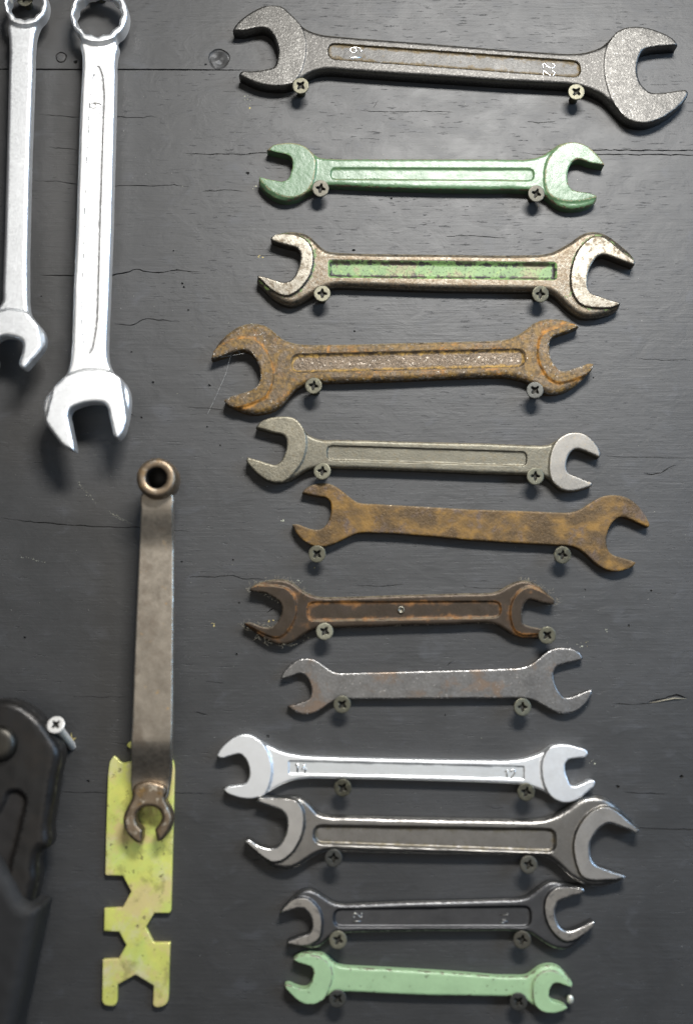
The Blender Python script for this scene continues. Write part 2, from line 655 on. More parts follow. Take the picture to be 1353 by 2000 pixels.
M['brassy_panel'] = metal('worn_green_paint_on_steel', (0.15, 0.25, 0.085), 0.5, 0.0, 0.3, bump=0.3, bscale=1.2, seed=4, layers=[
    dict(col=(0.34, 0.46, 0.10), metal=0.0, rough=0.5, scale=0.3, th=0.66, s=0.08, amt=0.7),
    dict(col=(0.055, 0.052, 0.05), metal=0.5, rough=0.55, scale=0.3, th=0.70, s=0.05, c=0.24, h=-1.0),
    dict(col=(0.08, 0.075, 0.07), metal=0.5, rough=0.55, scale=0.9, th=0.60, s=0.05, h=-1.0),
    dict(col=(0.13, 0.11, 0.08), metal=0.8, rough=0.5, scale=0.10, th=0.57, s=0.07, amt=0.85)])
M['rusty'] = metal('rusty_pitted_steel', (0.11, 0.083, 0.056), 0.50, 0.7, 0.5, bump=0.9, bscale=0.7, bdist=0.3, fine=0.8, dust=0.8, seed=6, layers=[
    dict(col=(0.135, 0.078, 0.018), metal=0.1, rough=0.6, scale=0.2, th=0.47, s=0.1, vary=0.5),
    dict(col=RUST, metal=0.0, rough=0.7, scale=0.12, th=0.66, s=0.10, c=0.26, f=-0.03, vary=0.5, h=-0.3),
    dict(col=(0.06, 0.045, 0.032), metal=0.3, rough=0.6, scale=0.5, th=0.66, s=0.1),
    dict(col=(0.50, 0.45, 0.38), metal=1.0, rough=0.36, scale=0.6, th=0.67, s=0.07, e=0.15, c=-0.12, h=0.4)])
M['rusty_panel'] = metal('rusty_pitted_panel', (0.115, 0.088, 0.062), 0.50, 0.75, 0.45, bump=0.9, bscale=0.7, bdist=0.4, fine=0.8, seed=8, layers=[
    dict(col=(0.28, 0.17, 0.04), metal=0.0, rough=0.7, scale=0.3, th=0.86, s=0.14, c=0.42, vary=0.4),
    dict(col=(0.25, 0.22, 0.185), metal=1.0, rough=0.38, scale=0.6, th=0.60, s=0.08, c=-0.12)])
M['olive'] = metal('dull_olive_grey_steel', (0.18, 0.166, 0.128), 0.46, 0.95, 0.35, bump=0.7, bscale=1.0, fine=0.9, dust=0.8, seed=9, layers=[
    dict(col=(0.11, 0.105, 0.085), metal=0.9, rough=0.48, scale=0.2, th=0.24, s=0.2, f=-0.35, e=-0.45, amt=0.6),
    dict(col=(0.15, 0.125, 0.08), metal=0.6, rough=0.55, scale=0.5, th=0.62, s=0.12, vary=0.2),
    dict(col=(0.42, 0.40, 0.34), metal=1.0, rough=0.4, scale=1.0, th=0.86, s=0.1, e=0.35)])
M['olive_bright'] = metal('rubbed_bright_steel', (0.25, 0.237, 0.215), 0.46, 1.0, 0.25, bump=0.3, bscale=1.6, fine=0.7, seed=10, layers=[
    dict(col=(0.30, 0.25, 0.18), metal=0.6, rough=0.55, scale=0.6, th=0.64, s=0.08)])
M['orange_rust'] = metal('orange_rusted_steel', (0.080, 0.050, 0.022), 0.46, 0.5, 0.35, bump=0.6, bscale=0.9, bdist=0.35, fine=0.7, dust=0.8, seed=12, layers=[
    dict(col=(0.175, 0.092, 0.014), metal=0.0, rough=0.62, scale=0.075, th=0.51, s=0.10, vary=0.30, sx=0.7),
    dict(col=(0.11, 0.078, 0.058), metal=0.5, rough=0.45, scale=0.12, th=0.60, s=0.08),
    dict(col=(0.11, 0.060, 0.014), metal=0.0, rough=0.7, scale=0.55, th=0.63, s=0.06),
    dict(col=(0.62, 0.50, 0.33), metal=0.9, rough=0.35, scale=1.1, th=0.83, s=0.08, e=0.24)])
M['dark_brown'] = metal('brown_oxidised_steel', (0.058, 0.043, 0.030), 0.44, 0.7, 0.3, bump=0.4, bscale=0.9, fine=0.5, dust=0.8, seed=13, layers=[
    dict(col=(0.045, 0.03, 0.02), metal=0.3, rough=0.5, scale=0.12, th=0.56, s=0.12, amt=0.7),
    dict(col=(0.19, 0.08, 0.016), metal=0.0, rough=0.6, scale=0.10, th=0.70, s=0.14, c=0.22, vary=0.45),
    dict(col=(0.44, 0.39, 0.31), metal=0.9, rough=0.4, scale=0.8, th=0.92, s=0.1, e=0.36)])
M['plain_grey'] = metal('rubbed_grey_steel', (0.24, 0.235, 0.228), 0.40, 1.0, 0.35, bump=0.5, bscale=0.9, fine=0.7, seed=14, layers=[
    dict(col=(0.25, 0.175, 0.12), metal=0.8, rough=0.45, scale=0.055, th=0.60, s=0.07, amt=0.8),
    dict(col=(0.66, 0.64, 0.62), metal=1.0, rough=0.3, scale=0.7, th=0.68, s=0.07, e=0.12)])
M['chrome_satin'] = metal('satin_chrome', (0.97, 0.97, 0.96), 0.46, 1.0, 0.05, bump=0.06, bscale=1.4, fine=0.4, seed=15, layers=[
    dict(col=(0.035, 0.03, 0.028), metal=0.0, rough=0.7, scale=0.3, th=1.42, s=0.06, c=1.0, f=-1.0, amt=0.8),  # dark line painted as shade along the recess wall
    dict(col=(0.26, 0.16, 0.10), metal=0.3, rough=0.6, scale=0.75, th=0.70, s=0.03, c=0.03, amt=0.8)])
M['chrome_plain'] = metal('clean_satin_chrome', (0.97, 0.98, 0.98), 0.46, 1.0, 0.04, bump=0.05, bscale=1.0, fine=0.4, seed=16)
M['chrome_panel'] = metal('satin_chrome_panel', (0.86, 0.88, 0.88), 0.46, 1.0, 0.05, bump=0.1, bscale=1.0, fine=0.4, seed=17, layers=[
    dict(col=(0.35, 0.35, 0.36), metal=0.9, rough=0.5, scale=0.4, th=0.92, s=0.1, c=0.30)])
M['drop_steel'] = metal('grey_forged_steel', (0.26, 0.25, 0.235), 0.36, 1.0, 0.25, bump=0.3, bscale=0.8, fine=0.5, seed=18, layers=[
    dict(col=(0.17, 0.145, 0.10), metal=0.7, rough=0.5, scale=0.3, th=0.80, s=0.16, c=0.28, p=0.1),
    dict(col=(0.72, 0.70, 0.66), metal=1.0, rough=0.28, scale=0.8, th=0.78, s=0.14, e=0.38)])
M['drop_face'] = metal('ground_jaw_face', (0.50, 0.49, 0.475), 0.34, 1.0, 0.2, bump=0.2, bscale=0.9, fine=0.5, seed=19, layers=[
    dict(col=(0.22, 0.21, 0.20), metal=0.9, rough=0.5, scale=0.55, th=0.70, s=0.06),
    dict(col=(0.85, 0.85, 0.83), metal=1.0, rough=0.25, scale=0.8, th=0.78, s=0.12, e=0.36)])
M['black_steel'] = metal('blackened_steel', (0.11, 0.11, 0.113), 0.40, 0.9, 0.25, bump=0.25, bscale=0.8, fine=0.4, seed=20, layers=[
    dict(col=(0.55, 0.54, 0.51), metal=1.0, rough=0.3, scale=0.7, th=0.80, s=0.14, e=0.42, p=-0.3)])
M['black_face'] = metal('worn_jaw_face', (0.42, 0.40, 0.37), 0.36, 1.0, 0.25, bump=0.25, bscale=0.8, fine=0.5, seed=21, layers=[
    dict(col=(0.18, 0.16, 0.14), metal=0.8, rough=0.5, scale=0.3, th=0.60, s=0.1),
    dict(col=(0.75, 0.74, 0.72), metal=1.0, rough=0.28, scale=0.8, th=0.78, s=0.12, e=0.36)])
M['bar_steel'] = metal('brownish_bare_steel', (0.40, 0.35, 0.285), 0.46, 0.95, 0.3, bump=0.35, bscale=0.6, fine=0.5, seed=22, layers=[
    dict(col=(0.17, 0.125, 0.085), metal=0.6, rough=0.5, scale=0.1, th=0.60, s=0.12, amt=0.6),
    dict(col=(0.40, 0.23, 0.06), metal=0.1, rough=0.6, scale=0.16, th=0.68, s=0.06, vary=0.3),
    dict(col=(0.68, 0.66, 0.58), metal=1.0, rough=0.35, scale=0.9, th=0.78, s=0.1, e=0.38)])
M['bar_steel_end'] = metal('brown_stained_steel', (0.27, 0.205, 0.14), 0.42, 0.9, 0.35, bump=0.5, bscale=0.6, fine=0.6, seed=23, layers=[
    dict(col=(0.22, 0.13, 0.045), metal=0.3, rough=0.55, scale=0.16, th=0.62, s=0.08, vary=0.4),
    dict(col=(0.62, 0.56, 0.46), metal=1.0, rough=0.3, scale=0.35, th=0.62, s=0.06)])
M['yellow_zinc'] = metal('yellow_passivated_zinc', (0.80, 0.82, 0.20), 0.36, 0.45, 0.15, bump=0.15, bscale=0.8, fine=0.5, seed=24, layers=[
    dict(col=(0.62, 0.76, 0.20), metal=0.2, rough=0.4, scale=0.04, th=0.55, s=0.12, amt=0.7),
    dict(col=(0.78, 0.60, 0.30), metal=0.2, rough=0.4, scale=0.05, th=0.56, s=0.08, amt=0.75),
    dict(col=(0.80, 0.74, 0.52), metal=0.2, rough=0.45, scale=0.06, th=0.60, s=0.1, amt=0.6),
    dict(col=(0.10, 0.07, 0.03), metal=0.1, rough=0.7, scale=0.30, th=0.645, s=0.05, amt=0.85),
    dict(col=(0.30, 0.27, 0.08), metal=0.2, rough=0.6, scale=0.09, th=0.60, s=0.08, amt=0.55)])
M['tool_black'] = metal('oily_black_steel', (0.022, 0.021, 0.020), 0.34, 0.4, 0.3, bump=0.2, bscale=0.4, fine=0.4, seed=25, layers=[
    dict(col=(0.04, 0.033, 0.027), metal=0.4, rough=0.45, scale=0.05, th=0.55, s=0.12, amt=0.6),
    dict(col=(0.20, 0.19, 0.18), metal=0.9, rough=0.4, scale=0.3, th=0.95, s=0.1, e=0.40)])
M['tool_slot'] = metal('brown_slot_steel', (0.030, 0.027, 0.025), 0.5, 0.3, 0.3, bump=0.2, bscale=0.4, seed=26)
M['tool_bolt'] = metal('worn_pivot_bolt', (0.075, 0.07, 0.06), 0.40, 0.9, 0.3, bump=0.2, bscale=0.4, seed=27)
M['rubber'] = metal('black_rubber_grip', (0.020, 0.019, 0.018), 0.72, 0.0, 0.2, bump=0.2, bscale=0.5, seed=28)
SCREW = {
    'zinc': metal('dull_yellow_zinc_screw', (0.095, 0.09, 0.066), 0.46, 0.75, 0.3, bump=0.25, bscale=1.2, seed=29, layers=[
        dict(col=(0.20, 0.19, 0.12), metal=0.5, rough=0.6, scale=0.5, th=0.60, s=0.1)]),
    'pale': metal('pale_yellow_zinc_screw', (0.165, 0.158, 0.115), 0.46, 0.7, 0.25, bump=0.25, bscale=1.2, seed=30),
    'grey': metal('grey_zinc_screw', (0.12, 0.112, 0.09), 0.52, 0.8, 0.3, bump=0.25, bscale=1.2, seed=31),
    'dark': metal('dark_phosphated_screw', (0.075, 0.075, 0.068), 0.46, 0.7, 0.3, bump=0.25, bscale=1.2, seed=32),
    'bright': metal('bright_plated_screw', (0.95, 0.92, 0.86), 0.5, 0.6, 0.1, bump=0.1, bscale=1.2, seed=33),
}
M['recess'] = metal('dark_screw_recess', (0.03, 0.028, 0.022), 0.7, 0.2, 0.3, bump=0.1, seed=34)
M['bore'] = metal('shade_black_bore', (0.010, 0.009, 0.008), 0.6, 0.0, 0.2, bump=0.1, seed=40)  # near black: shade of the hole put into the colour
M['wood'] = metal('splintered_raw_wood', (0.55, 0.45, 0.18), 0.7, 0.0, 0.3, bump=0.3, seed=35)
M['web'] = metal('dusty_cobweb', (0.5, 0.5, 0.48), 0.6, 0.0, 0.1, bump=0.0, seed=36)
M['lint'] = metal('grey_dust_lint', (0.30, 0.27, 0.20), 0.8, 0.0, 0.2, bump=0.0, seed=37)
M['chip'] = metal('pale_paint_flake', (0.55, 0.55, 0.42), 0.7, 0.0, 0.2, bump=0.1, seed=38)
M['nail'] = metal('pale_nail', (0.80, 0.80, 0.66), 0.35, 0.5, 0.1, bump=0.1, seed=39)

# ------------------------------------------------------------------ the board
CRACKS = [  # photograph pixels, half width in mm
    ([(-60, 135), (40, 135.3), (100, 135.6), (300, 135.8), (488, 137)], 0.42),
    ([(75, 223), (110, 226), (150, 229), (230, 228), (280, 230), (295, 227), (310, 229)], 0.22),
    ([(100, 288), (125, 290), (152, 292)], 0.22),
    ([(66, 353), (110, 354), (150, 360), (215, 364), (260, 362), (300, 364), (340, 361), (372, 365)], 0.22),
    ([(355, 298), (382, 301), (440, 301), (480, 301.5), (500, 299), (560, 299)], 0.26),
    ([(393, 374), (430, 372), (450, 371), (477, 373)], 0.20),
    ([(75, 537), (150, 538.5), (215, 538), (245, 533), (268, 526), (280, 529), (320, 532), (345, 527), (392, 532)], 0.34),
    ([(1012, 297.5), (1040, 300.5), (1120, 301), (1240, 302), (1420, 303)], 0.30),
    ([(1047, 292.5), (1150, 293), (1250, 293.5), (1420, 294)], 0.32),
    ([(868, 461.5), (910, 460), (990, 465)], 0.22),
    ([(222, 632.5), (268, 632), (278, 624.5), (310, 625), (352, 628)], 0.25),
    ([(228, 803), (250, 808), (264, 812)], 0.2),
    ([(365, 795), (400, 797), (434, 799)], 0.2),
    ([(2, 1011), (50, 1018), (130, 1025), (180, 1028), (250, 1030), (300, 1029)], 0.26),
    ([(368, 1126), (420, 1127), (455, 1124), (475, 1130), (520, 1132)], 0.24),
    ([(100, 1547), (200, 1548.5), (300, 1549), (425, 1550)], 0.22),
    ([(1195, 1374), (1245, 1376), (1275, 1373)], 0.25),
    ([(1262, 1372), (1290, 1366), (1320, 1358), (1342, 1364)], 0.5),
    ([(1215, 1546), (1240, 1549), (1300, 1551)], 0.25),
    ([(1235, 1616), (1300, 1619), (1420, 1622)], 0.26),
    ([(1255, 926), (1290, 924), (1305, 913), (1322, 908)], 0.24),
    ([(300, 1035), (345, 1036), (372, 1038)], 0.22),
    ([(1010, 920), (1018, 919), (1030, 921)], 0.2),
    ([(1170, 890), (1230, 893), (1353, 895)], 0.14),
    ([(700, 215), (760, 219), (830, 217), (885, 219)], 0.18),
    ([(1025, 238), (1050, 239.5), (1085, 237)], 0.2),
    ([(480, 497), (520, 500), (545, 499)], 0.14),
    ([(1240, 700), (1300, 704), (1353, 703)], 0.14),
    ([(690, 1143), (740, 1145), (790, 1141)], 0.16),
    ([(900, 1145), (960, 1150), (1020, 1147)], 0.14),
    ([(140, 1360), (200, 1362), (250, 1361)], 0.12),
    ([(400, 1330), (440, 1334)], 0.14),
    ([(230, 1452), (300, 1453)], 0.14),
    ([(950, 1574), (970, 1580), (985, 1576)], 0.16),
    ([(520, 1198), (530, 1191), (538, 1188)], 0.30),
    ([(380, 1390), (395, 1394), (408, 1397)], 0.22),
    ([(872, 1302), (878, 1296), (884, 1290)], 0.22),
    ([(690, 1290), (698, 1293)], 0.3),
    ([(350, 1308), (360, 1306)], 0.45),
    ([(868, 1395), (869, 1402)], 0.3),
    ([(740, 195), (732, 205), (727, 213)], 0.14),
]
PITS = [(339, 490, 2), (356, 554, 2.6), (359, 561, 2.4), (257, 688, 2.2), (299, 747, 2.6), (276, 816, 2.2), (405, 834, 2.0),
        (409, 753, 2.4), (48, 1246, 2.6), (467, 1178, 2.2), (523, 1438, 2.4), (1271, 1154, 2.4), (1330, 1518, 3.6),
        (148, 122, 4.2), (81, 579, 2), (483, 338, 3.0), (690, 489, 3.2), (172, 1526, 3.2), (1206, 1537, 3.6),
        (368, 606, 2), (462, 1278, 2.6), (355, 1097, 2.2), (402, 126, 2.2), (1142, 1152, 1.6), (1227, 1222, 2.2),
        (692, 647, 2.0), (1158, 738, 1.8), (455, 1094, 2), (430, 870, 2), (868, 1397, 2.4), (764, 388, 2.0)]


def build_board():
    pts, edges, depth = [], [], {}

    def put(p, z):
        depth[len(pts)] = z
        pts.append(Vector((float(p[0]), float(p[1]))))
        return len(pts) - 1
    # outer rectangle and a coarse lattice
    X0, X1, Y0, Y1 = -330, 330, -430, 430
    for x in np.arange(X0, X1 + 1, 30):
        for y in np.arange(Y0, Y1 + 1, 30):
            put((x, min(y, Y1)), 0)
    grooves = []
    for ci, (cr, hw) in enumerate(CRACKS):
        P = smooth([px2mm(p, 0) for p in cr], closed=False, ang=12)
        P = densify(P, 2.2, closed=False)
        r = random.Random(ci)
        n = len(P)
        up, dn, mid = [], [], []
        straight = ci == 0
        for i, p in enumerate(P):
            s = math.sin(math.pi * min(1, (i / max(1, n - 1)) * 4) / 2) * math.sin(math.pi * min(1, (1 - i / max(1, n - 1)) * 4) / 2)
            t = P[min(i + 1, n - 1)] - P[max(i - 1, 0)]
            nn = np.array([-t[1], t[0]]) / (np.linalg.norm(t) + 1e-9)
            jit = 0 if straight else r.uniform(-0.22, 0.22)
            c = p + nn * jit
            w = hw * (0.25 + 0.75 * s) * (r.uniform(0.85, 1.1) if straight else r.uniform(0.5, 1.15))
            up.append(put(c + nn * w, 0.0))
            dn.append(put(c - nn * w, 0.0))
            mid.append(put(c, 0.0 if i in (0, n - 1) else -2.6 * w - 0.25))
        for a in (up, dn, mid):
            edges.extend(zip(a[:-1], a[1:]))
        edges.append((up[0], dn[0]))
        edges.append((up[-1], dn[-1]))
    for (x, y, rp) in PITS:
        c = px2mm((x, y), 0)
        r = rp * 0.27
        k0 = []
        for k in range(9):
            a = 2 * math.pi * k / 9
            rr = r * rng.uniform(0.7, 1.25)
            k0.append(put(c + np.array([math.cos(a) * rr * 1.2, math.sin(a) * rr]), 0))
        edges.extend((k0[k], k0[(k + 1) % 9]) for k in range(9))
        put(c + np.array([0, 0.1]), -r * 1.8)
    # two knots: a round groove about a slightly domed plug
    for (x, y, rp, dome) in ((120, 112, 10, 0.25), (428, 115, 19, -1.1)):
        c = px2mm((x, y), 0)
        R = rp * 0.262
        rings = [(R * 1.12, 0.0), (R * 1.0, -0.75), (R * 0.86, dome * 0.5), (R * 0.45, dome)]
        for rr, z in rings:
            ids = []
            for k in range(36):
                a = 2 * math.pi * k / 36
                wob = 1 + 0.03 * math.sin(3 * a + x) + 0.02 * math.sin(5 * a)
                zz = z
                if rp > 15 and rr < R * 0.95:
                    zz += 0.45 * math.sin(2 * a + rr * 3) - 0.15
                if rp > 15 and z == -0.75:
                    zz = -0.75 * (0.35 + 0.65 * abs(math.sin(a * 0.5 + 0.6)))
                ids.append(put(c + np.array([math.cos(a), math.sin(a)]) * rr * wob, zz))
            edges.extend((ids[k], ids[(k + 1) % 36]) for k in range(36))
        put(c, dome)
    V, _, F, ov, _, _ = delaunay_2d_cdt(pts, edges, [], 0, 1e-4)
    V3 = []
    for i, v in enumerate(V):
        src = [depth[k] for k in ov[i] if k in depth]
        V3.append((v.x * 1e-3, -(min(src) if src else 0.0) * 1e-3, v.y * 1e-3))
    nF = []
    for f in F:
        a, b, c = (V[f[0]], V[f[1]], V[f[2]])
        ar = (b.x - a.x) * (c.y - a.y) - (b.y - a.y) * (c.x - a.x)
        nF.append(f if ar > 0 else f[::-1])
    # back slab
    b0 = len(V3)
    T = 0.018
    for (x, y) in ((X0, Y0), (X1, Y0), (X1, Y1 - 10), (X0, Y1 - 10)):
        V3.append((x * 1e-3, 0.0, y * 1e-3))
        V3.append((x * 1e-3, T, y * 1e-3))
    for k in range(4):
        a, b = b0 + 2 * k, b0 + 2 * ((k + 1) % 4)
        nF.append([a, a + 1, b + 1, b])
    nF.append([b0 + 1, b0 + 7, b0 + 5, b0 + 3])
    me = mesh_from('plywood_board', V3, nF, M['board'], smooth_shade=False)
    o = link('plywood_board', me)
    tag(o, 'black painted plywood board with cracked horizontal grain behind all the tools', 'board', kind='structure')
    return o


BOARD = build_board()

# ------------------------------------------------------------------ screws
def screw_meshes():
    R = 4.25
    circ = np.array([(R * math.cos(a), R * math.sin(a)) for a in np.linspace(0, 2 * math.pi, 44, endpoint=False)])
    L, w = 2.35, 0.55
    cr = []
    for k in range(4):
        a = math.pi / 2 * k
        c, s = math.cos(a), math.sin(a)
        for (x, y) in ((L, -w * 0.8), (L, w * 0.8), (w * 1.5, w * 1.5)):
            cr.append((x * c - y * s, x * s + y * c))
    cross = np.array(cr)
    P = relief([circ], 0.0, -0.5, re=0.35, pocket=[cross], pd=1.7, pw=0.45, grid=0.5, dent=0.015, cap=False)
    return P


SP = screw_meshes()
SHK = {}
HEADS = {}


def screw_part_mesh(kind):
    if kind not in HEADS:
        d = {}
        for k, (V, F, N, E) in SP.items():
            Vm = np.stack([V[:, 0] * 1e-3, -V[:, 2] * 1e-3, V[:, 1] * 1e-3], 1)
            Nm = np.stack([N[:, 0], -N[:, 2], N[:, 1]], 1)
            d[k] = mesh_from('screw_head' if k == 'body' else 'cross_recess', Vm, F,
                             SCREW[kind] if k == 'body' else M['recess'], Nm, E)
        HEADS[kind] = d
    return HEADS[kind]


def shank_mesh(kind, length):
    key = (kind, round(length, 1))
    if key not in SHK:
        prof = [(4.2, -0.45), (4.05, -0.75), (2.0, -3.1), (1.75, -3.6)]
        h = -3.6
        while h > -length - 6:
            prof += [(1.75, h - 0.1), (2.15, h - 0.6), (1.75, h - 1.1)]
            h -= 1.5
        V, F = lathe(prof, 24)
        SHK[key] = mesh_from('shank', V, F, SCREW[kind])
    return SHK[key]


def screw(px, H, rot, kind, label, cat='screw', group='screws holding up the wrenches', base=None, dx=0.0, dy=0.0):
    """head centre at photograph pixel px, H mm in front of the board; the shank runs into the board"""
    c = px2mm(px, H)
    r = thing('screw', label, cat, (c[0] * 1e-3, -H * 1e-3, c[1] * 1e-3), group)
    length = H
    if base is not None:
        b = px2mm(base, 0)
        d = Vector(((b[0] - c[0]), H, (b[1] - c[1])))
        length = d.length
        q = Vector((0, 1, 0)).rotation_difference(d.normalized())
        r.rotation_euler = (q @ Matrix.Rotation(0, 3, 'Y').to_quaternion()).to_euler()
    else:
        r.rotation_euler = (math.radians(dx), 0, math.radians(dy))
    pm = screw_part_mesh(kind)
    hd = link('screw_head', pm['body'], None, r)
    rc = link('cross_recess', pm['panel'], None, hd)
    hd.rotation_euler = (0, math.radians(rot), 0)
    link('shank', shank_mesh(kind, length), None, r)
    return r


# ------------------------------------------------------------------ wrenches
GLYPH = {
    '1': [[(.10, .76), (.30, 1), (.30, 0)]],
    '2': [[(.03, .74), (.08, .90), (.24, 1), (.42, .94), (.50, .76), (.44, .56), (.25, .3), (.03, 0), (.54, 0)]],
    '4': [[(.40, .95), (.06, .32), (.56, .32)], [(.40, .58), (.40, 0)]],
    '9': [[(.50, .72), (.42, .93), (.26, 1), (.09, .92), (.03, .73), (.10, .53), (.26, .47), (.42, .54), (.50, .72),
           (.49, .42), (.40, .12), (.22, 0), (.06, .10)]],
    '0': [[(.5, .5), (.43, .8), (.25, .95), (.07, .8), (0, .5), (.07, .2), (.25, .05), (.43, .2), (.5, .5)]],
}


def number(text, px, hpx, direction, level, root, origin, mat, stroke=0.32, adv=0.72, smooth_it=True, lift=0.0, sunk=0.1):
    """raised figures; px = centre in the photograph, hpx = figure height in pixels,
    direction = 'h' upright, 'ccw' reading upwards, 'cw' reading downwards"""
    c = px2mm(px, level + lift)
    s = hpx * 0.262
    W_ = adv * (len(text) - 1) + 0.55
    V, F = [], []
    for i, chr_ in enumerate(text):
        for line in GLYPH[chr_]:
            pts = []
            ln = line
            if smooth_it and len(line) > 4:
                ln = [tuple(p) for p in smooth([np.array(p) for p in line], closed=False, ang=18)]
            for (x, y) in ln:
                gx = (x + adv * i - W_ / 2) * s
                gy = (y - 0.5) * s
                if direction == 'ccw':
                    gx, gy = -gy, gx
                elif direction == 'cw':
                    gx, gy = gy, -gx
                pts.append(((c[0] + gx - origin[0]) * 1e-3, -(level + lift - sunk) * 1e-3, (c[1] + gy - origin[1]) * 1e-3))
            v, f = tube(pts, stroke * 1e-3, 6)
            b = len(V)
            V += v
            F += [tuple(k + b for k in q) for q in f]
    me = mesh_from('size_number', V, F, mat)
    o = link('size_number', me, None, root)
    return o


def rrect(c4, r, n=5):
    """rounded quadrilateral from four corners (clockwise in the photograph)"""
    out = []
    P = [np.array(p, float) for p in c4]
    for i in range(4):
        a, b, c = P[i - 1], P[i], P[(i + 1) % 4]
        u = (a - b) / np.linalg.norm(a - b)
        v = (c - b) / np.linalg.norm(c - b)
        p0, p1 = b + u * r, b + v * r
        for k in range(n + 1):
            t = k / n
            out.append((1 - t)**2 * p0 + 2 * t * (1 - t) * b + t * t * p1)
    return out


ALLW = {}


def wrench(key, label, outline, faces, pocket, mats, t=6.0, tf=8.5, re=0.8, rf=0.4, step_w=0.7, pd=0.9, pw=0.7, pr=8,
           back=0.15, dent=0.04, seed=1, name='open_end_wrench', cat='wrench', numbers=(), H=None, grid=0.75,
           group='wrenches hanging on pairs of screws', facenames=None):
    H = H if H is not None else (tf * 0.75)
    loops = []
    o = smooth([tuple(px2mm(p, H)) + tuple(p[2:]) for p in outline])
    loops.append(o)
    fl = []
    for f in faces:
        f = [np.array(p[:2], float) for p in f]
        far = f.pop(0)          # first entry: +1 / -1 side on which the jaw opens
        side = float(far[0])
        closedf = len(far) > 1 and far[1] == 1
        a = f[0] + (f[0] - f[1]) / np.linalg.norm(f[0] - f[1]) * 14
        b = f[-1] + (f[-1] - f[-2]) / np.linalg.norm(f[-1] - f[-2]) * 14
        line = [px2mm(p, H) for p in [a] + f + [b]]
        line = list(smooth(line, closed=False))
        ex = [px2mm((b[0] + side * 220, b[1]), H), px2mm((a[0] + side * 220, a[1]), H)]
        fl.append(np.array(line + ex))
    pk = None
    if pocket is not None:
        if len(pocket) == 4:
            pk = [np.array([px2mm(p, H) for p in rrect(pocket, pr)])]
        else:
            pk = [smooth([tuple(px2mm(p, H)) + tuple(p[2:]) for p in pocket])]
    parts = relief(loops, t, back, re, rf, fl, tf, step_w, pk, pd, pw, grid=grid, dent=dent, seed=seed)
    org = (o.min(0) + o.max(0)) / 2
    root = thing(name, label, cat, (org[0] * 1e-3, 0, org[1] * 1e-3), group)
    names = {'body': 'handle' if faces else 'body', 'panel': 'recessed_panel', 'face1': 'jaw', 'face2': 'jaw'}
    relief_objects(parts, root, org, names, mats)
    lev = t - pd
    for (txt, p, hp, dr, mk, st) in numbers:
        number(txt, p, hp, dr, lev, root, org, mk, st)
    ALLW[key] = root
    return root


RG = lambda a: (a[0], a[1], a[2], a[3])
def LR(L, R, Lt, Rt, Rb, Lb):
    """outline from the two enlarged crops: upper left, upper right, lower right, lower left"""
    return Z(L, 1353, Lt) + Z(R, 1353, Rt) + Z(R, 1353, Rb) + Z(L, 1353, Lb)


# 1 large grey 19-22
L, R = (430, 0, 900, 260), (880, 0, 1350, 260)
wrench('w1', 'large grainy grey steel wrench stamped 19 and 22, topmost in the right column',
       LR(L, R,
          [(72, 182, 1), (86, 155), (130, 110), (190, 70), (240, 46), (300, 36), (345, 45), (385, 75), (425, 115), (460, 150),
           (500, 175), (560, 195), (640, 206), (800, 220), (1100, 242)],
          [(0, 258), (300, 282), (600, 303), (720, 303), (800, 285), (850, 262), (885, 230), (925, 190), (970, 166), (1030, 158),
           (1100, 165), (1170, 188), (1230, 218), (1256, 240), (1269, 265, 1), (1190, 270), (1110, 281), (1075, 294), (1055, 327),
           (1043, 380), (1045, 430), (1060, 475), (1085, 505), (1112, 525), (1150, 531), (1200, 528), (1260, 518), (1312, 512, 1)],
          [(1326, 527), (1320, 555), (1290, 595), (1230, 645), (1160, 685), (1100, 702), (1040, 700), (985, 680), (930, 630),
           (885, 580), (850, 548), (800, 522), (740, 500), (650, 484), (300, 466), (0, 446)],
          [(1000, 428), (750, 410), (640, 400), (560, 404), (500, 425), (450, 458), (400, 484), (330, 495), (260, 490),
           (190, 472), (140, 448), (106, 432, 1), (116, 415), (180, 408), (270, 396), (300, 385), (320, 340), (325, 290),
           (310, 235), (285, 190), (250, 168), (200, 170), (130, 185)]),
       [[(-1, 0)] + Z(L, 1353, [(385, 75), (432, 125), (460, 180), (476, 240), (476, 310), (465, 370), (440, 430), (400, 482)]),
        [(1, 0)] + Z(R, 1353, [(925, 190), (882, 260), (863, 340), (863, 420), (880, 500), (905, 570), (950, 640), (985, 680)])],
       Z(L, 1353, [(603, 248)]) + Z(R, 1353, [(727, 350), (727, 446)]) + Z(L, 1353, [(603, 341)]),
       dict(body=M['steel_grey'], panel=M['steel_panel']), t=8.5, tf=8.9, re=1.9, rf=1.0, step_w=1.1, pd=1.1, pw=0.6, pr=17, seed=1,
       numbers=[('19', (695, 105), 22, 'ccw', M['drop_face'], 0.30), ('22', (1071.5, 136), 21, 'cw', M['drop_face'], 0.30)])

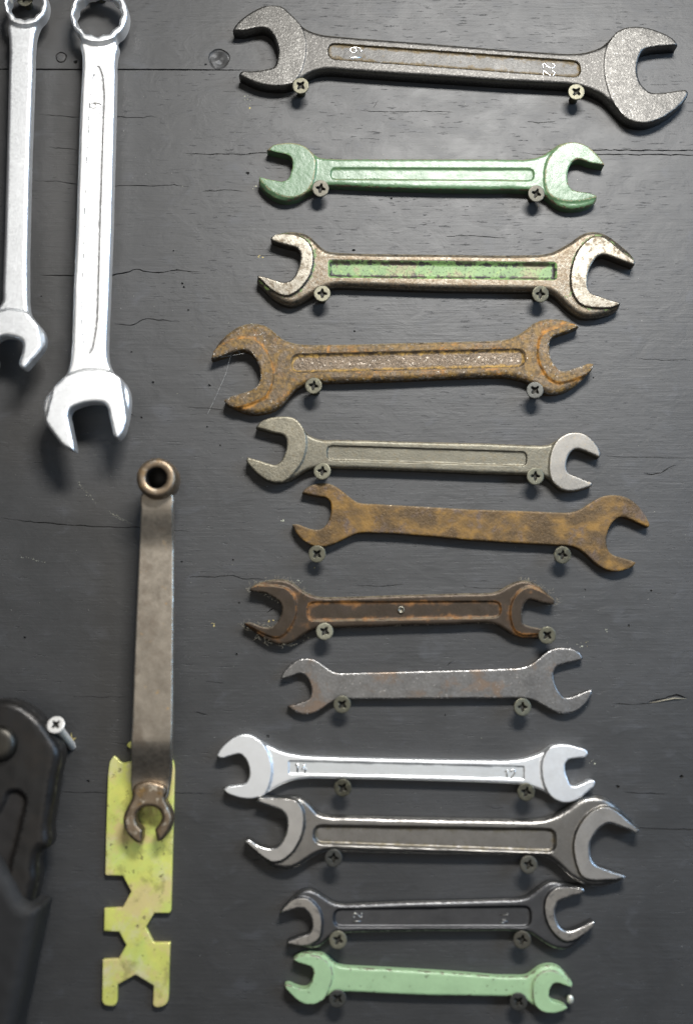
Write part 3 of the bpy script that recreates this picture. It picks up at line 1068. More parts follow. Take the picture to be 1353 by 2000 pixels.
# 2 mint green
L, R = (480, 260, 850, 430), (850, 260, 1220, 430)
wrench('w2', 'glossy mint green wrench with recessed handle panel, second from the top of the column',
       LR(L, R,
          [(150, 128, 1), (175, 105), (230, 82), (300, 72), (370, 76), (430, 100), (480, 145), (520, 172), (580, 183), (700, 187), (1000, 187)],
          [(0, 187), (400, 187), (620, 190), (700, 180), (780, 150), (830, 115), (880, 82), (950, 70), (1030, 80), (1100, 110),
           (1150, 150), (1185, 195), (1200, 238, 1), (1100, 222), (1010, 197), (985, 205), (955, 240), (938, 290), (938, 350),
           (955, 400), (985, 420), (1040, 430), (1100, 440), (1142, 456, 1)],
          [(1148, 476), (1130, 502), (1080, 527), (1000, 543), (940, 542), (880, 525), (830, 492), (790, 458), (740, 428), (660, 412), (400, 408), (0, 404)],
          [(1000, 394), (700, 380), (600, 377), (540, 387), (480, 407), (430, 437), (380, 467), (300, 487), (240, 480), (170, 445),
           (120, 400), (94, 362), (100, 322, 1), (150, 335), (220, 350), (270, 355), (300, 340), (325, 290), (335, 250), (330, 195),
           (312, 170), (270, 158), (200, 142)]),
       [[(-1, 0)] + Z(L, 1353, [(170, 128), (200, 105), (260, 92), (340, 91), (400, 106), (450, 140), (485, 190), (492, 250),
                                (480, 320), (460, 380), (420, 430), (370, 455), (320, 462), (240, 445), (165, 402), (108, 338)]),
        [(1, 0)] + Z(R, 1353, [(1192, 230), (1130, 160), (1060, 102), (1000, 83), (940, 86), (880, 115), (830, 165), (795, 230),
                               (784, 300), (785, 370), (805, 430), (850, 467), (920, 488), (1000, 490), (1080, 477), (1140, 458)])],
       Z(L, 1353, [(600, 250)]) + Z(R, 1353, [(705, 255), (705, 352)]) + Z(L, 1353, [(600, 342)]),
       dict(body=M['mint']), t=6.8, tf=7.7, re=1.7, rf=0.4, step_w=1.5, pd=0.8, pw=1.0, pr=12, seed=2, H=5.5)

# 3 tarnished with green panel
L, R = (480, 430, 870, 640), (870, 430, 1260, 640)
wrench('w3', 'tarnished steel wrench with flaking green paint in its handle panel',
       LR(L, R,
          [(170, 140, 1), (174, 118), (200, 98), (260, 80), (330, 76), (400, 90), (450, 120), (500, 170), (550, 205), (620, 216), (750, 222), (1000, 226)],
          [(0, 230), (400, 235), (620, 232), (720, 215), (780, 185), (850, 145), (910, 100), (970, 78), (1040, 80), (1110, 110),
           (1170, 155), (1230, 205), (1270, 250), (1280, 272, 1), (1272, 312, 1), (1200, 285), (1120, 255), (1065, 240), (1030, 250),
           (990, 295), (965, 350), (955, 410), (960, 470), (980, 500), (1030, 520), (1100, 545), (1140, 555), (1177, 565, 1)],
          [(1172, 597), (1140, 622), (1080, 645), (1000, 660), (930, 658), (860, 625), (800, 572), (750, 522), (700, 492), (620, 482), (400, 478), (0, 474)],
          [(1000, 462), (700, 452), (600, 452), (550, 465), (480, 496), (420, 532), (370, 560), (310, 578), (250, 565), (180, 525),
           (110, 455), (75, 412), (84, 382, 1), (150, 395), (220, 420), (270, 428), (310, 410), (350, 350), (368, 280), (365, 220),
           (345, 195), (290, 180), (220, 160)]),
       [[(-1, 0)] + Z(L, 1353, [(175, 128), (200, 112), (260, 104), (330, 112), (390, 135), (430, 175), (452, 240), (450, 310),
                                (430, 380), (390, 440), (340, 490), (280, 515), (220, 500), (150, 450), (90, 393)]),
        [(1, 0)] + Z(R, 1353, [(1274, 286), (1200, 235), (1120, 168), (1050, 125), (1000, 125), (950, 155), (900, 210), (865, 290),
                               (848, 370), (850, 450), (870, 520), (910, 570), (960, 590), (1040, 597), (1110, 596), (1172, 572)])],
       Z(L, 1353, [(556, 272)]) + Z(R, 1353, [(752, 288), (752, 412)]) + Z(L, 1353, [(556, 394)]),
       dict(body=M['brassy'], panel=M['brassy_panel'], face1=M['brassy_face'], face2=M['brassy_face']), t=7.2, tf=8.2, re=2.7, rf=0.6, step_w=0.9, pd=1.8, pw=1.9, pr=7, seed=3)

# 4 rusty
L, R = (400, 610, 790, 820), (790, 610, 1180, 820)
wrench('w4', 'pitted rust-brown wrench with grey worn panel and large left jaw, a cobweb in the jaw',
       LR(L, R,
          [(45, 322, 1), (60, 270), (100, 200), (160, 140), (230, 95), (310, 74), (380, 80), (440, 105), (490, 150), (550, 190), (620, 210), (720, 218), (1000, 215)],
          [(0, 205), (300, 198), (560, 192), (680, 182), (760, 155), (820, 115), (870, 75), (930, 50), (1000, 43), (1080, 52),
           (1140, 75), (1178, 100, 1), (1120, 125), (1060, 145), (1000, 170), (980, 200), (975, 250), (985, 310), (1010, 360),
           (1045, 395), (1080, 403), (1130, 390), (1200, 365), (1250, 350), (1273, 352, 1)],
          [(1268, 385), (1230, 430), (1180, 480), (1110, 525), (1030, 550), (960, 548), (900, 512), (850, 478), (780, 452), (680, 434), (500, 436), (200, 447), (0, 457)],
          [(1000, 468), (800, 472), (700, 482), (640, 507), (590, 550), (540, 610), (470, 660), (390, 683), (320, 688), (250, 670),
           (190, 645), (140, 615), (132, 600, 1), (180, 575), (260, 550), (330, 525), (365, 490), (380, 430), (370, 370), (340, 310),
           (300, 270), (260, 258), (200, 270), (120, 300)]),
       [[(-1, 0)] + Z(L, 1353, [(48, 290), (100, 240), (180, 205), (270, 181), (340, 195), (390, 240), (430, 300), (455, 370),
                                (460, 430), (445, 510), (410, 570), (350, 605), (280, 630), (215, 645)]),
        [(1, 0)] + Z(R, 1353, [(1176, 90), (1100, 92), (1020, 115), (950, 145), (915, 190), (905, 250), (910, 330), (940, 400),
                               (980, 450), (1040, 476), (1110, 464), (1180, 440), (1240, 410), (1272, 368)])],
       Z(L, 1353, [(578, 283)]) + Z(R, 1353, [(818, 245), (818, 378)]) + Z(L, 1353, [(578, 417)]),
       dict(body=M['rusty'], panel=M['rusty_panel']), t=7.3, tf=8.3, re=2.3, rf=0.9, step_w=1.1, pd=1.3, pw=1.5, pr=18, dent=0.10, seed=4)

# 5 olive grey
L, R = (460, 800, 830, 970), (830, 800, 1200, 970)
wrench('w5', 'dull olive grey wrench with paler right jaw, between two rust-brown wrenches',
       LR(L, R,
          [(145, 132, 1), (170, 100), (220, 70), (290, 55), (370, 52), (430, 70), (470, 110), (500, 155), (550, 195), (630, 217), (720, 215), (1000, 221)],
          [(0, 232), (400, 240), (700, 253), (820, 256), (890, 246), (930, 225), (965, 195), (1010, 172), (1070, 163), (1130, 175),
           (1190, 220), (1235, 280), (1248, 322, 1), (1238, 346, 1), (1170, 315), (1110, 292), (1075, 285), (1045, 300), (1015, 345),
           (1003, 400), (1010, 440), (1030, 460), (1080, 480), (1150, 510), (1187, 522, 1)],
          [(1186, 543), (1150, 562), (1090, 579), (1010, 585), (960, 570), (915, 532), (870, 492), (830, 474), (720, 467), (400, 457), (0, 440)],
          [(1000, 427), (750, 420), (680, 417), (600, 417), (540, 427), (480, 452), (430, 486), (370, 515), (300, 525), (230, 510),
           (160, 465), (110, 415), (79, 362), (88, 342, 1), (170, 365), (240, 388), (290, 395), (320, 375), (350, 320), (365, 250),
           (355, 200), (340, 185), (280, 170), (210, 150)]),
       [[(-1, 0)] + Z(L, 1353, [(430, 70), (470, 115), (492, 175), (500, 240), (490, 310), (470, 370), (430, 430), (380, 485), (330, 522)]),
        [(1, 0)] + Z(R, 1353, [(968, 193), (925, 250), (897, 320), (887, 400), (891, 460), (912, 520), (955, 568)])],
       Z(L, 1353, [(650, 254)]) + Z(R, 1353, [(726, 300), (726, 409)]) + Z(L, 1353, [(650, 366)]),
       dict(body=M['olive'], face2=M['olive_bright']), t=6.6, tf=7.2, re=1.5, rf=0.8, step_w=1.2, pd=0.7, pw=0.7, pr=12, seed=5)

# 6 flat orange rust
L, R = (550, 930, 920, 1130), (920, 930, 1290, 1130)
wrench('w6', 'flat plain wrench covered in orange rust, without any panel',
       LR(L, R,
          [(145, 120, 1), (170, 90), (230, 60), (290, 50), (350, 58), (410, 90), (460, 130), (510, 170), (550, 190), (640, 198), (900, 212)],
          [(0, 238), (400, 250), (620, 260), (700, 260), (780, 235), (850, 190), (910, 155), (970, 138), (1040, 138), (1110, 155),
           (1170, 195), (1220, 250), (1255, 310), (1270, 347, 1), (1262, 366, 1), (1180, 330), (1110, 300), (1060, 292), (1020, 315),
           (985, 360), (965, 420), (962, 480), (975, 530), (1000, 558), (1060, 580), (1130, 600), (1172, 618, 1)],
          [(1150, 645), (1100, 667), (1030, 680), (970, 670), (900, 635), (840, 580), (780, 530), (720, 502), (600, 493), (300, 476), (0, 458)],
          [(1000, 424), (800, 410), (600, 403), (540, 408), (480, 432), (400, 472), (330, 498), (270, 505), (200, 488), (140, 445),
           (95, 390), (76, 345, 1), (100, 342), (170, 365), (230, 382), (280, 378), (320, 345), (345, 290), (355, 230), (345, 180),
           (325, 158), (260, 145), (190, 130)]),
       [], None, dict(body=M['orange_rust']), t=6.0, tf=6.0, re=0.7, dent=0.07, seed=6, H=5.2)

# 7 dark brown
L, R = (460, 1110, 790, 1280), (790, 1110, 1120, 1280)
wrench('w7', 'dark brown oxidised wrench with a small round boss on its panel and linty jaws',
       LR(L, R,
          [(116, 180, 1), (128, 150), (190, 115), (260, 95), (340, 85), (420, 98), (480, 130), (530, 170), (590, 205), (660, 226), (800, 230), (1000, 225)],
          [(0, 212), (300, 205), (550, 198), (690, 195), (750, 180), (820, 140), (880, 110), (950, 96), (1010, 106), (1080, 145),
           (1140, 195), (1198, 252, 1), (1190, 290, 1), (1100, 275), (1040, 258), (990, 250), (960, 275), (940, 330), (938, 390),
           (945, 440), (980, 460), (1050, 475), (1120, 492), (1176, 505, 1)],
          [(1172, 535), (1110, 560), (1000, 563), (920, 552), (850, 527), (800, 493), (740, 458), (650, 443), (400, 452), (0, 460)],
          [(1000, 474), (800, 480), (700, 482), (620, 497), (560, 530), (500, 570), (430, 608), (350, 612), (270, 590), (190, 545),
           (110, 482), (68, 440, 1), (100, 432), (180, 455), (260, 475), (300, 465), (340, 420), (365, 370), (370, 305), (345, 258),
           (300, 230), (240, 198), (170, 190)]),
       [[(-1, 0)] + Z(L, 1353, [(125, 165), (170, 142), (250, 145), (340, 150), (410, 170), (460, 220), (480, 290), (480, 360),
                                (455, 430), (410, 500), (350, 545), (290, 542), (210, 508), (110, 455)]),
        [(1, 0)] + Z(R, 1353, [(1198, 262), (1130, 215), (1060, 175), (1000, 156), (940, 175), (885, 230), (855, 300), (848, 370),
                               (860, 440), (890, 500), (940, 524), (1020, 524), (1100, 518), (1175, 512)])],
       Z(L, 1353, [(568, 264)]) + Z(R, 1353, [(775, 258), (775, 400)]) + Z(L, 1353, [(568, 428)]),
       dict(body=M['dark_brown']), t=6.3, tf=7.4, re=1.6, rf=0.7, step_w=0.9, pd=1.0, pw=0.9, pr=17, dent=0.06, seed=7)

# 8 flat grey
L, R = (530, 1250, 850, 1420), (850, 1250, 1180, 1420)
wrench('w8', 'flat plain grey steel wrench with a brown patch in the middle',
       LR(L, R,
          [(78, 326, 1), (85, 290), (120, 240), (180, 185), (230, 158), (290, 150), (350, 160), (420, 200), (480, 245), (530, 268), (620, 272), (900, 265)],
          [(0, 245), (300, 238), (580, 228), (700, 218), (770, 190), (830, 145), (890, 95), (950, 68), (1030, 62), (1100, 72),
           (1150, 100), (1180, 145, 1), (1172, 158, 1), (1110, 170), (1020, 195), (970, 215), (948, 250), (945, 300), (960, 360), (990, 420),
           (1030, 458), (1070, 460), (1130, 440), (1200, 410), (1250, 395, 1)],
          [(1250, 430), (1225, 480), (1170, 540), (1100, 580), (1010, 588), (940, 568), (860, 522), (800, 488), (740, 472), (500, 467), (0, 469)],
          [(1000, 487), (700, 487), (620, 487), (560, 492), (500, 512), (440, 552), (380, 590), (300, 612), (230, 605), (180, 580),
           (135, 545, 1), (200, 530), (270, 505), (310, 485), (328, 440), (325, 380), (300, 320), (270, 285), (240, 278), (170, 300)]),
       [], None, dict(body=M['plain_grey']), t=5.0, tf=5.0, re=0.7, dent=0.07, seed=8, H=4.5)

# 9 bright chrome 14-12
L, R = (400, 1420, 800, 1580), (780, 1420, 1180, 1580)
wrench('w9', 'bright satin chrome wrench stamped 14 and 12',
       LR(L, R,
          [(80, 188, 1), (95, 160), (150, 100), (200, 65), (260, 48), (310, 55), (360, 85), (410, 115), (480, 150), (560, 175), (640, 188), (750, 195), (1000, 203)],
          [(0, 210), (400, 218), (700, 222), (800, 212), (880, 190), (950, 160), (990, 130), (1050, 115), (1120, 118), (1180, 135),
           (1225, 150), (1238, 172), (1228, 190), (1170, 202), (1105, 218), (1090, 240), (1088, 280), (1105, 340), (1130, 385),
           (1150, 390), (1200, 375), (1260, 350), (1284, 355)],
          [(1284, 378), (1240, 422), (1190, 465), (1120, 495), (1070, 495), (1020, 475), (980, 442), (920, 413), (860, 393), (780, 378), (500, 366), (0, 351)],
          [(1000, 345), (700, 341), (620, 347), (560, 362), (500, 387), (440, 421), (390, 448), (330, 468), (270, 470), (200, 455),
           (140, 425), (130, 410), (140, 400), (200, 385), (270, 370), (285, 350), (297, 300), (290, 250), (265, 200), (240, 178), (170, 188), (100, 201)]),
       [[(-1, 0)] + Z(L, 1353, [(320, 58), (362, 87), (402, 140), (430, 210), (440, 270), (435, 330), (415, 400), (384, 448), (345, 470)]),
        [(1, 0)] + Z(R, 1353, [(1000, 125), (965, 170), (942, 230), (940, 290), (951, 360), (975, 420), (1010, 465), (1045, 492)])],
       Z(L, 1353, [(552, 219)]) + Z(R, 1353, [(823, 256), (823, 347)]) + Z(L, 1353, [(552, 311)]),
       dict(body=M['chrome_plain'], panel=M['chrome_panel']), t=5.8, tf=6.9, re=1.2, rf=0.5, step_w=0.9, pd=0.5, pw=0.35, pr=2.5, dent=0.02, seed=9,
       numbers=[('14', (587, 1500), 17, 'h', M['drop_face'], 0.5), ('12', (995, 1512), 16, 'h', M['drop_face'], 0.44)])

# 10 grey forged, large right jaw
L, R = (460, 1530, 870, 1740), (850, 1530, 1260, 1740)
wrench('w10', 'grey forged wrench with bright rounded rims, directly below the bright chrome one',
       LR(L, R,
          [(138, 116, 1), (150, 92), (185, 82), (260, 86), (340, 80), (400, 82), (450, 105), (490, 140), (530, 185), (580, 204), (700, 210), (1000, 218)],
          [(0, 225), (300, 230), (600, 235), (700, 228), (780, 200), (850, 160), (910, 115), (970, 88), (1040, 82), (1100, 95),
           (1160, 135), (1220, 190), (1280, 250), (1310, 292), (1298, 316), (1240, 295), (1170, 270), (1110, 255), (1070, 275),
           (1020, 330), (995, 380), (993, 430), (1000, 480), (1020, 515), (1070, 540), (1140, 565), (1200, 585), (1223, 595, 1)],
          [(1200, 627), (1140, 652), (1060, 668), (980, 665), (920, 640), (860, 602), (810, 552), (760, 508), (710, 478), (620, 468), (300, 464), (0, 461)],
          [(1000, 456), (700, 447), (600, 443), (540, 458), (480, 492), (420, 532), (370, 555), (310, 560), (240, 545), (180, 500),
           (120, 440), (70, 392), (62, 366), (80, 358), (140, 390), (220, 415), (260, 408), (300, 365), (330, 290), (330, 230),
           (305, 180), (270, 160), (210, 140)]),
       [[(-1, 0)] + Z(L, 1353, [(145, 95), (240, 96), (330, 100), (390, 115), (425, 160), (437, 230), (430, 300), (400, 380),
                                (350, 450), (290, 492), (240, 497), (190, 472), (130, 422), (68, 372)]),
        [(1, 0)] + Z(R, 1353, [(1306, 302), (1240, 248), (1170, 188), (1110, 155), (1060, 155), (1000, 185), (940, 250), (905, 320),
                               (890, 400), (900, 480), (920, 550), (950, 597), (1000, 614), (1080, 614), (1150, 610), (1215, 598)])],
       Z(L, 1353, [(498, 262)]) + Z(R, 1353, [(780, 286), (780, 452)]) + Z(L, 1353, [(498, 396)]),
       dict(body=M['drop_steel'], face1=M['drop_face'], face2=M['drop_face']), t=7.1, tf=8.4, re=2.7, rf=0.9, step_w=1.0, pd=1.7, pw=1.6, pr=20, seed=10)

# 11 black 12-14
L, R = (530, 1710, 850, 1860), (850, 1710, 1180, 1860)
wrench('w11', 'blackened steel wrench with bright rims stamped 12 and 14, second from the bottom',
       LR(L, R,
          [(68, 306, 1), (100, 260), (150, 208), (195, 163), (240, 130), (300, 115), (360, 128), (420, 165), (480, 205), (540, 230), (620, 238), (800, 230), (1100, 218)],
          [(0, 205), (300, 198), (550, 190), (680, 185), (740, 165), (800, 120), (860, 75), (910, 50), (970, 48), (1040, 65),
           (1110, 84), (1170, 92), (1186, 115), (1165, 140), (1100, 155), (1030, 180), (980, 205), (958, 250), (955, 310), (970, 370),
           (1000, 415), (1050, 440), (1110, 430), (1180, 400), (1235, 370), (1262, 362)],
          [(1268, 390), (1230, 432), (1180, 492), (1120, 555), (1060, 590), (1000, 595), (940, 580), (870, 542), (800, 494), (760, 468), (700, 455), (400, 448), (0, 448)],
          [(1000, 468), (750, 473), (620, 480), (560, 492), (490, 517), (450, 550), (400, 588), (330, 602), (260, 590), (200, 572),
           (140, 556), (130, 541, 1), (180, 520), (260, 490), (320, 465), (338, 420), (335, 370), (310, 310), (270, 270), (230, 265), (150, 285)]),
       [[(-1, 0)] + Z(L, 1353, [(75, 296), (120, 242), (180, 197), (240, 183), (300, 191), (350, 230), (395, 290), (410, 350),
                                (410, 430), (395, 500), (350, 545), (280, 567), (200, 563), (135, 550)]),
        [(1, 0)] + Z(R, 1353, [(1184, 100), (1110, 93), (1030, 91), (960, 101), (910, 140), (880, 200), (875, 270), (890, 350),
                               (930, 430), (980, 485), (1040, 516), (1100, 509), (1160, 472), (1220, 432), (1266, 394)])],
       Z(L, 1353, [(508, 268)]) + Z(R, 1353, [(770, 236), (770, 418)]) + Z(L, 1353, [(508, 432)]),
       dict(body=M['black_steel'], face1=M['black_face'], face2=M['black_face']), t=6.1, tf=7.3, re=1.9, rf=0.7, step_w=0.9, pd=1.3, pw=1.1, pr=18, seed=11,
       numbers=[('12', (697, 1794), 16, 'ccw', M['black_steel'], 0.34), ('14', (984, 1793), 17, 'cw', M['black_steel'], 0.34)])

# 12 small mint
L, R = (540, 1850, 840, 1990), (840, 1850, 1140, 1990)
wrench('w12', 'small mint green wrench with plain flat handle at the very bottom of the column',
       LR(L, R,
          [(150, 102, 1), (190, 66), (240, 48), (300, 42), (370, 50), (430, 75), (480, 115), (530, 155), (600, 174), (700, 180), (1000, 195)],
          [(0, 215), (300, 235), (600, 260), (780, 262), (850, 255), (900, 225), (950, 185), (1010, 162), (1070, 158), (1130, 175),
           (1180, 220), (1230, 280), (1252, 325, 1), (1240, 346, 1), (1180, 325), (1120, 305), (1080, 310), (1050, 345), (1038, 390),
           (1045, 440), (1065, 465), (1120, 485), (1180, 508), (1200, 524, 1)],
          [(1160, 547), (1100, 565), (1020, 566), (950, 547), (900, 513), (850, 473), (780, 443), (700, 435), (400, 430), (0, 426)],
          [(1000, 412), (700, 396), (620, 393), (560, 398), (500, 412), (450, 432), (400, 461), (350, 485), (290, 492), (230, 480),
           (170, 440), (120, 390), (80, 345), (75, 324, 1), (100, 320), (170, 345), (240, 362), (270, 355), (305, 310), (325, 250),
           (325, 190), (305, 160), (260, 145), (200, 125)]),
       [[(-1, 0)] + Z(L, 1353, [(158, 96), (230, 73), (310, 70), (380, 86), (440, 125), (480, 190), (485, 260), (465, 330), (440, 395), (415, 445), (385, 475)]),
        [(1, 0)] + Z(R, 1353, [(1225, 332), (1180, 270), (1120, 222), (1060, 202), (1000, 211), (940, 246), (910, 300), (902, 370), (908, 450), (932, 510), (985, 556)])],
       None, dict(body=M['mint_dusty']), t=5.4, tf=6.8, re=1.3, rf=0.4, step_w=0.9, seed=12, H=4.6)

# round boss on the brown wrench's panel
w7 = ALLW['w7']
c = px2mm((783, 1191), 6)
V, F = lathe([(0.05, 5.55), (0.75, 5.6), (1.0, 6.2), (1.5, 6.35), (1.75, 6.0), (1.85, 5.0)], 24)
V = [(x + c[0] * 1e-3 - w7.location.x, y, z + c[1] * 1e-3 - w7.location.z) for x, y, z in V]
me = mesh_from('round_boss', V, F, M['olive'])
link('round_boss', me, None, w7)

# ------------------------------------------------------------------ screws under the wrenches
SC = [
    ((587, 167), 11.0, 40, 'zinc', 'screw under the left jaw of the large grey wrench stamped 19 and 22'),
    ((1125, 179), 11.0, 40, 'zinc', 'screw under the right end of the large grey wrench stamped 19 and 22'),
    ((626, 368), 10.0, 12, 'grey', 'screw under the left jaw of the glossy mint green wrench'),
    ((1047, 378), 10.0, 18, 'grey', 'screw under the right end of the glossy mint green wrench'),
    ((629, 573), 10.0, 2, 'zinc', 'screw under the left jaw of the wrench with flaking green paint'),
    ((1055, 574), 10.0, 4, 'zinc', 'screw under the right end of the wrench with flaking green paint'),
    ((612, 753), 10.5, 12, 'zinc', 'yellowish screw under the left end of the pitted rust-brown wrench'),
    ((1044, 762), 10.5, 44, 'dark', 'darkest of the screws, under the right jaw of the pitted rust-brown wrench'),
    ((629, 920), 10.0, 8, 'pale', 'screw under the neck of the larger left jaw of the olive grey wrench'),
    ((1045, 930), 10.0, 3, 'pale', 'pale screw beside the small right jaw of the olive grey wrench'),
    ((619, 1082), 9.0, 43, 'pale', 'screw under the left jaw of the flat orange rusted wrench'),
    ((1098, 1084), 9.0, 10, 'zinc', 'screw under the right end of the flat orange rusted wrench'),
    ((634, 1233), 10.0, 30, 'pale', 'screw under the left end of the dark brown wrench'),
    ((1068, 1241), 10.0, 44, 'pale', 'screw covering the lower right jaw tip of the dark brown wrench'),
    ((668, 1376), 9.0, 40, 'pale', 'screw under the left end of the flat plain grey wrench'),
    ((1020, 1381), 9.0, 2, 'pale', 'screw under the right end of the flat plain grey wrench'),
    ((669, 1539), 9.0, 33, 'zinc', 'screw touching the chrome wrench near its larger left jaw'),
    ((1027, 1547), 9.0, 18, 'zinc', 'screw at the neck of the smaller right jaw of the chrome wrench'),
    ((651, 1676), 10.0, 5, 'dark', 'dark grey screw under the left end of the forged wrench with bright rims'),
    ((1032, 1689), 10.0, 22, 'grey', 'screw under the right end of the forged wrench with bright rims'),
    ((660, 1836), 9.0, 25, 'pale', 'screw under the left end of the blackened wrench stamped 12 and 14'),
    ((1019, 1836), 9.0, 12, 'grey', 'screw under the right end of the blackened wrench stamped 12 and 14'),
    ((659, 1951), 8.0, 42, 'dark', 'dark screw under the left jaw of the small mint green wrench'),
    ((1012, 1957), 8.0, 38, 'dark', 'dark screw under the right jaw of the small mint green wrench'),
]
for i, (p, H, rot, kind, lab) in enumerate(SC):
    screw(p, H, rot, kind, lab, dx=rng.uniform(-7, 7), dy=rng.uniform(-7, 7))

# ------------------------------------------------------------------ combination wrenches, top left
def star(c, r, n=12, depth=0.055, seg=8):
    out = []
    for k in range(n * seg):
        a = 2 * math.pi * k / (n * seg)
        ph = (k % seg) / seg
        rr = r * (1 - depth + 2 * depth * abs(ph - 0.5) * 2 * 0.75)
        out.append((c[0] + rr * math.cos(a), c[1] + rr * math.sin(a)))
    return out


def combination(key, label, outline, ring_c, ring_R, ring_r, face, pocket, knots, mats, t, tf, numbers=()):
    """knots: [(photo y, lift of the back above the board in mm)]"""
    def H(y):
        return float(np.interp(y, [k[0] for k in knots], [k[1] for k in knots])) + t
    cv = lambda p: tuple(px2mm(p, H(p[1]))) + tuple(p[2:])
    outer = smooth([cv(p) for p in outline])
    rc = px2mm(ring_c, H(ring_c[1]))
    sc = np.linalg.norm(px2mm((ring_c[0] + 100, ring_c[1]), H(ring_c[1])) - rc) / 100
    hole = np.array(star(rc, ring_r * sc))
    fl = []
    if face:
        f = [np.array(p, float) for p in face]
        line = list(smooth([np.array(cv(p)) for p in f], closed=False))
        fl.append(np.array(line + [np.array(cv((f[-1][0] + 40, f[-1][1] + 250))), np.array(cv((f[0][0] - 60, f[0][1] + 250)))]))
    ringf = np.array([(rc[0] + ring_R * sc * 1.04 * math.cos(a), rc[1] + ring_R * sc * 1.04 * math.sin(a)) for a in np.linspace(0, 2 * math.pi, 60, endpoint=False)])
    fl.append(ringf)
    pk = [smooth([cv(p) for p in pocket])] if pocket else None
    ks = sorted(knots, key=lambda k: -k[0])
    lift = ([px2mm((ring_c[0], k[0]), k[1] + t)[1] for k in ks], [k[1] for k in ks])
    parts = relief([outer, hole], t, 0.0, 1.7, 1.5, fl, tf, 1.6, pk, 0.5, 0.35, grid=0.8, lift=lift, dent=0.02, seed=21)
    org = rc
    root = thing('combination_wrench', label, 'wrench', (org[0] * 1e-3, 0, org[1] * 1e-3), 'combination wrenches hung by their rings')
    relief_objects(parts, root, org, {'body': 'handle', 'panel': 'recessed_panel', 'face1': 'jaw', 'face2': 'ring'}, mats)
    for (txt, p, hp, dr, mk, st) in numbers:
        o = number(txt, p, hp, dr, H(p[1]) - 0.5, root, org, mk, st, sunk=-0.12)
    return root


A, B2, C2 = (0, 0, 300, 300), (0, 300, 300, 600), (0, 580, 300, 900)
ringarc = [(195 + 56 * math.cos(math.radians(a)), 30 - 56 * math.sin(math.radians(a))) for a in range(-55, 236, 15)]
out1 = ringarc + Z(A, 1353, [(705, 400), (722, 480), (720, 650), (706, 900)]) + Z(B2, 1353, [(690, 0), (668, 700), (645, 1200)]) + \
    Z(C2, 1353, [(637, 200), (632, 400), (620, 540), (595, 650), (540, 740), (440, 830), (390, 910), (375, 990), (390, 1070), (440, 1160),
                 (500, 1240), (570, 1320), (630, 1350), (667, 1366, 1), (660, 1290), (640, 1200), (620, 1100), (610, 1040), (625, 1000),
                 (690, 960), (770, 938), (850, 932), (920, 945), (955, 985), (970, 1060), (995, 1160), (1015, 1230), (1038, 1250),
                 (1072, 1225), (1102, 1170), (1130, 1060), (1145, 930), (1140, 850), (1110, 770), (1060, 710), (1000, 665), (960, 590),
                 (942, 480), (945, 300), (960, 0)]) + \
    Z(B2, 1353, [(985, 600), (1000, 0)]) + Z(A, 1353, [(1012, 950), (1018, 650), (1022, 480), (1040, 400)])
combination('c1', 'long satin chrome combination wrench stamped 19, the one fully in view at top left', out1, (193, 31), 55, 45.5,
            Z(C2, 1353, [(500, 775), (560, 730), (640, 690), (740, 662), (840, 656), (930, 664), (1010, 690), (1060, 720)]),
            Z(A, 1353, [(860, 577), (830, 630), (800, 740), (783, 900), (775, 1150)]) + Z(B2, 1353, [(752, 100), (730, 900)]) +
            Z(C2, 1353, [(712, 0), (716, 250), (738, 420), (760, 480), (782, 499), (806, 478), (838, 370), (862, 200), (869, 0)]) +
            Z(B2, 1353, [(885, 700), (907, 0)]) + Z(A, 1353, [(915, 1100), (926, 850), (918, 740), (897, 625)]),
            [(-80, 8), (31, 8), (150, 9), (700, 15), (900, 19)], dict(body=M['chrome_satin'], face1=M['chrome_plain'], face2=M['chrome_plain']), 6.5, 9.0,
            numbers=[('19', (188, 214), 22, 'ccw', M['black_steel'], 0.17)])

ringarc2 = [(51 + 43 * math.cos(math.radians(a)), 8 - 44 * math.sin(math.radians(a))) for a in range(-52, 233, 15)]
out2 = ringarc2 + Z(A, 1353, [(66, 260), (78, 330), (76, 600)]) + Z(B2, 1353, [(58, 0), (40, 700), (22, 1180), (8, 1320)]) + \
    Z(C2, 1353, [(-20, 90), (-80, 190), (-150, 290), (-185, 400), (-175, 520), (-140, 620), (-85, 720), (-40, 740, 1), (-40, 640), (-30, 560),
                 (-60, 470), (-45, 400), (0, 362), (50, 346), (100, 350), (160, 367), (205, 402), (211, 445), (192, 530), (178, 600),
                 (205, 633), (280, 572), (340, 502), (386, 430), (396, 360), (370, 280), (312, 210), (262, 145), (242, 40), (240, -80)]) + \
    Z(B2, 1353, [(240, 900), (262, 0)]) + Z(A, 1353, [(290, 600), (302, 330), (318, 260)])
combination('c2', 'shorter satin chrome combination wrench cut off by the left edge of the picture', out2, (51, 9), 42, 33.5,
            Z(C2, 1353, [(-100, 200), (-40, 160), (0, 145), (60, 131), (130, 131), (200, 142), (270, 168), (330, 215)]), None,
            [(-80, 10), (10, 10), (150, 11), (560, 17), (760, 21)], dict(body=M['chrome_plain'], face1=M['chrome_plain'], face2=M['chrome_satin']), 6.5, 8.5)
screw((49, -4), 9.0, 20, 'zinc', 'yellowish screw inside the ring of the wrench at the left edge', group='screws holding the combination wrenches')
screw((194, -18), 9.0, 30, 'zinc', 'screw at the top inside the ring of the wrench stamped 19', group='screws holding the combination wrenches')

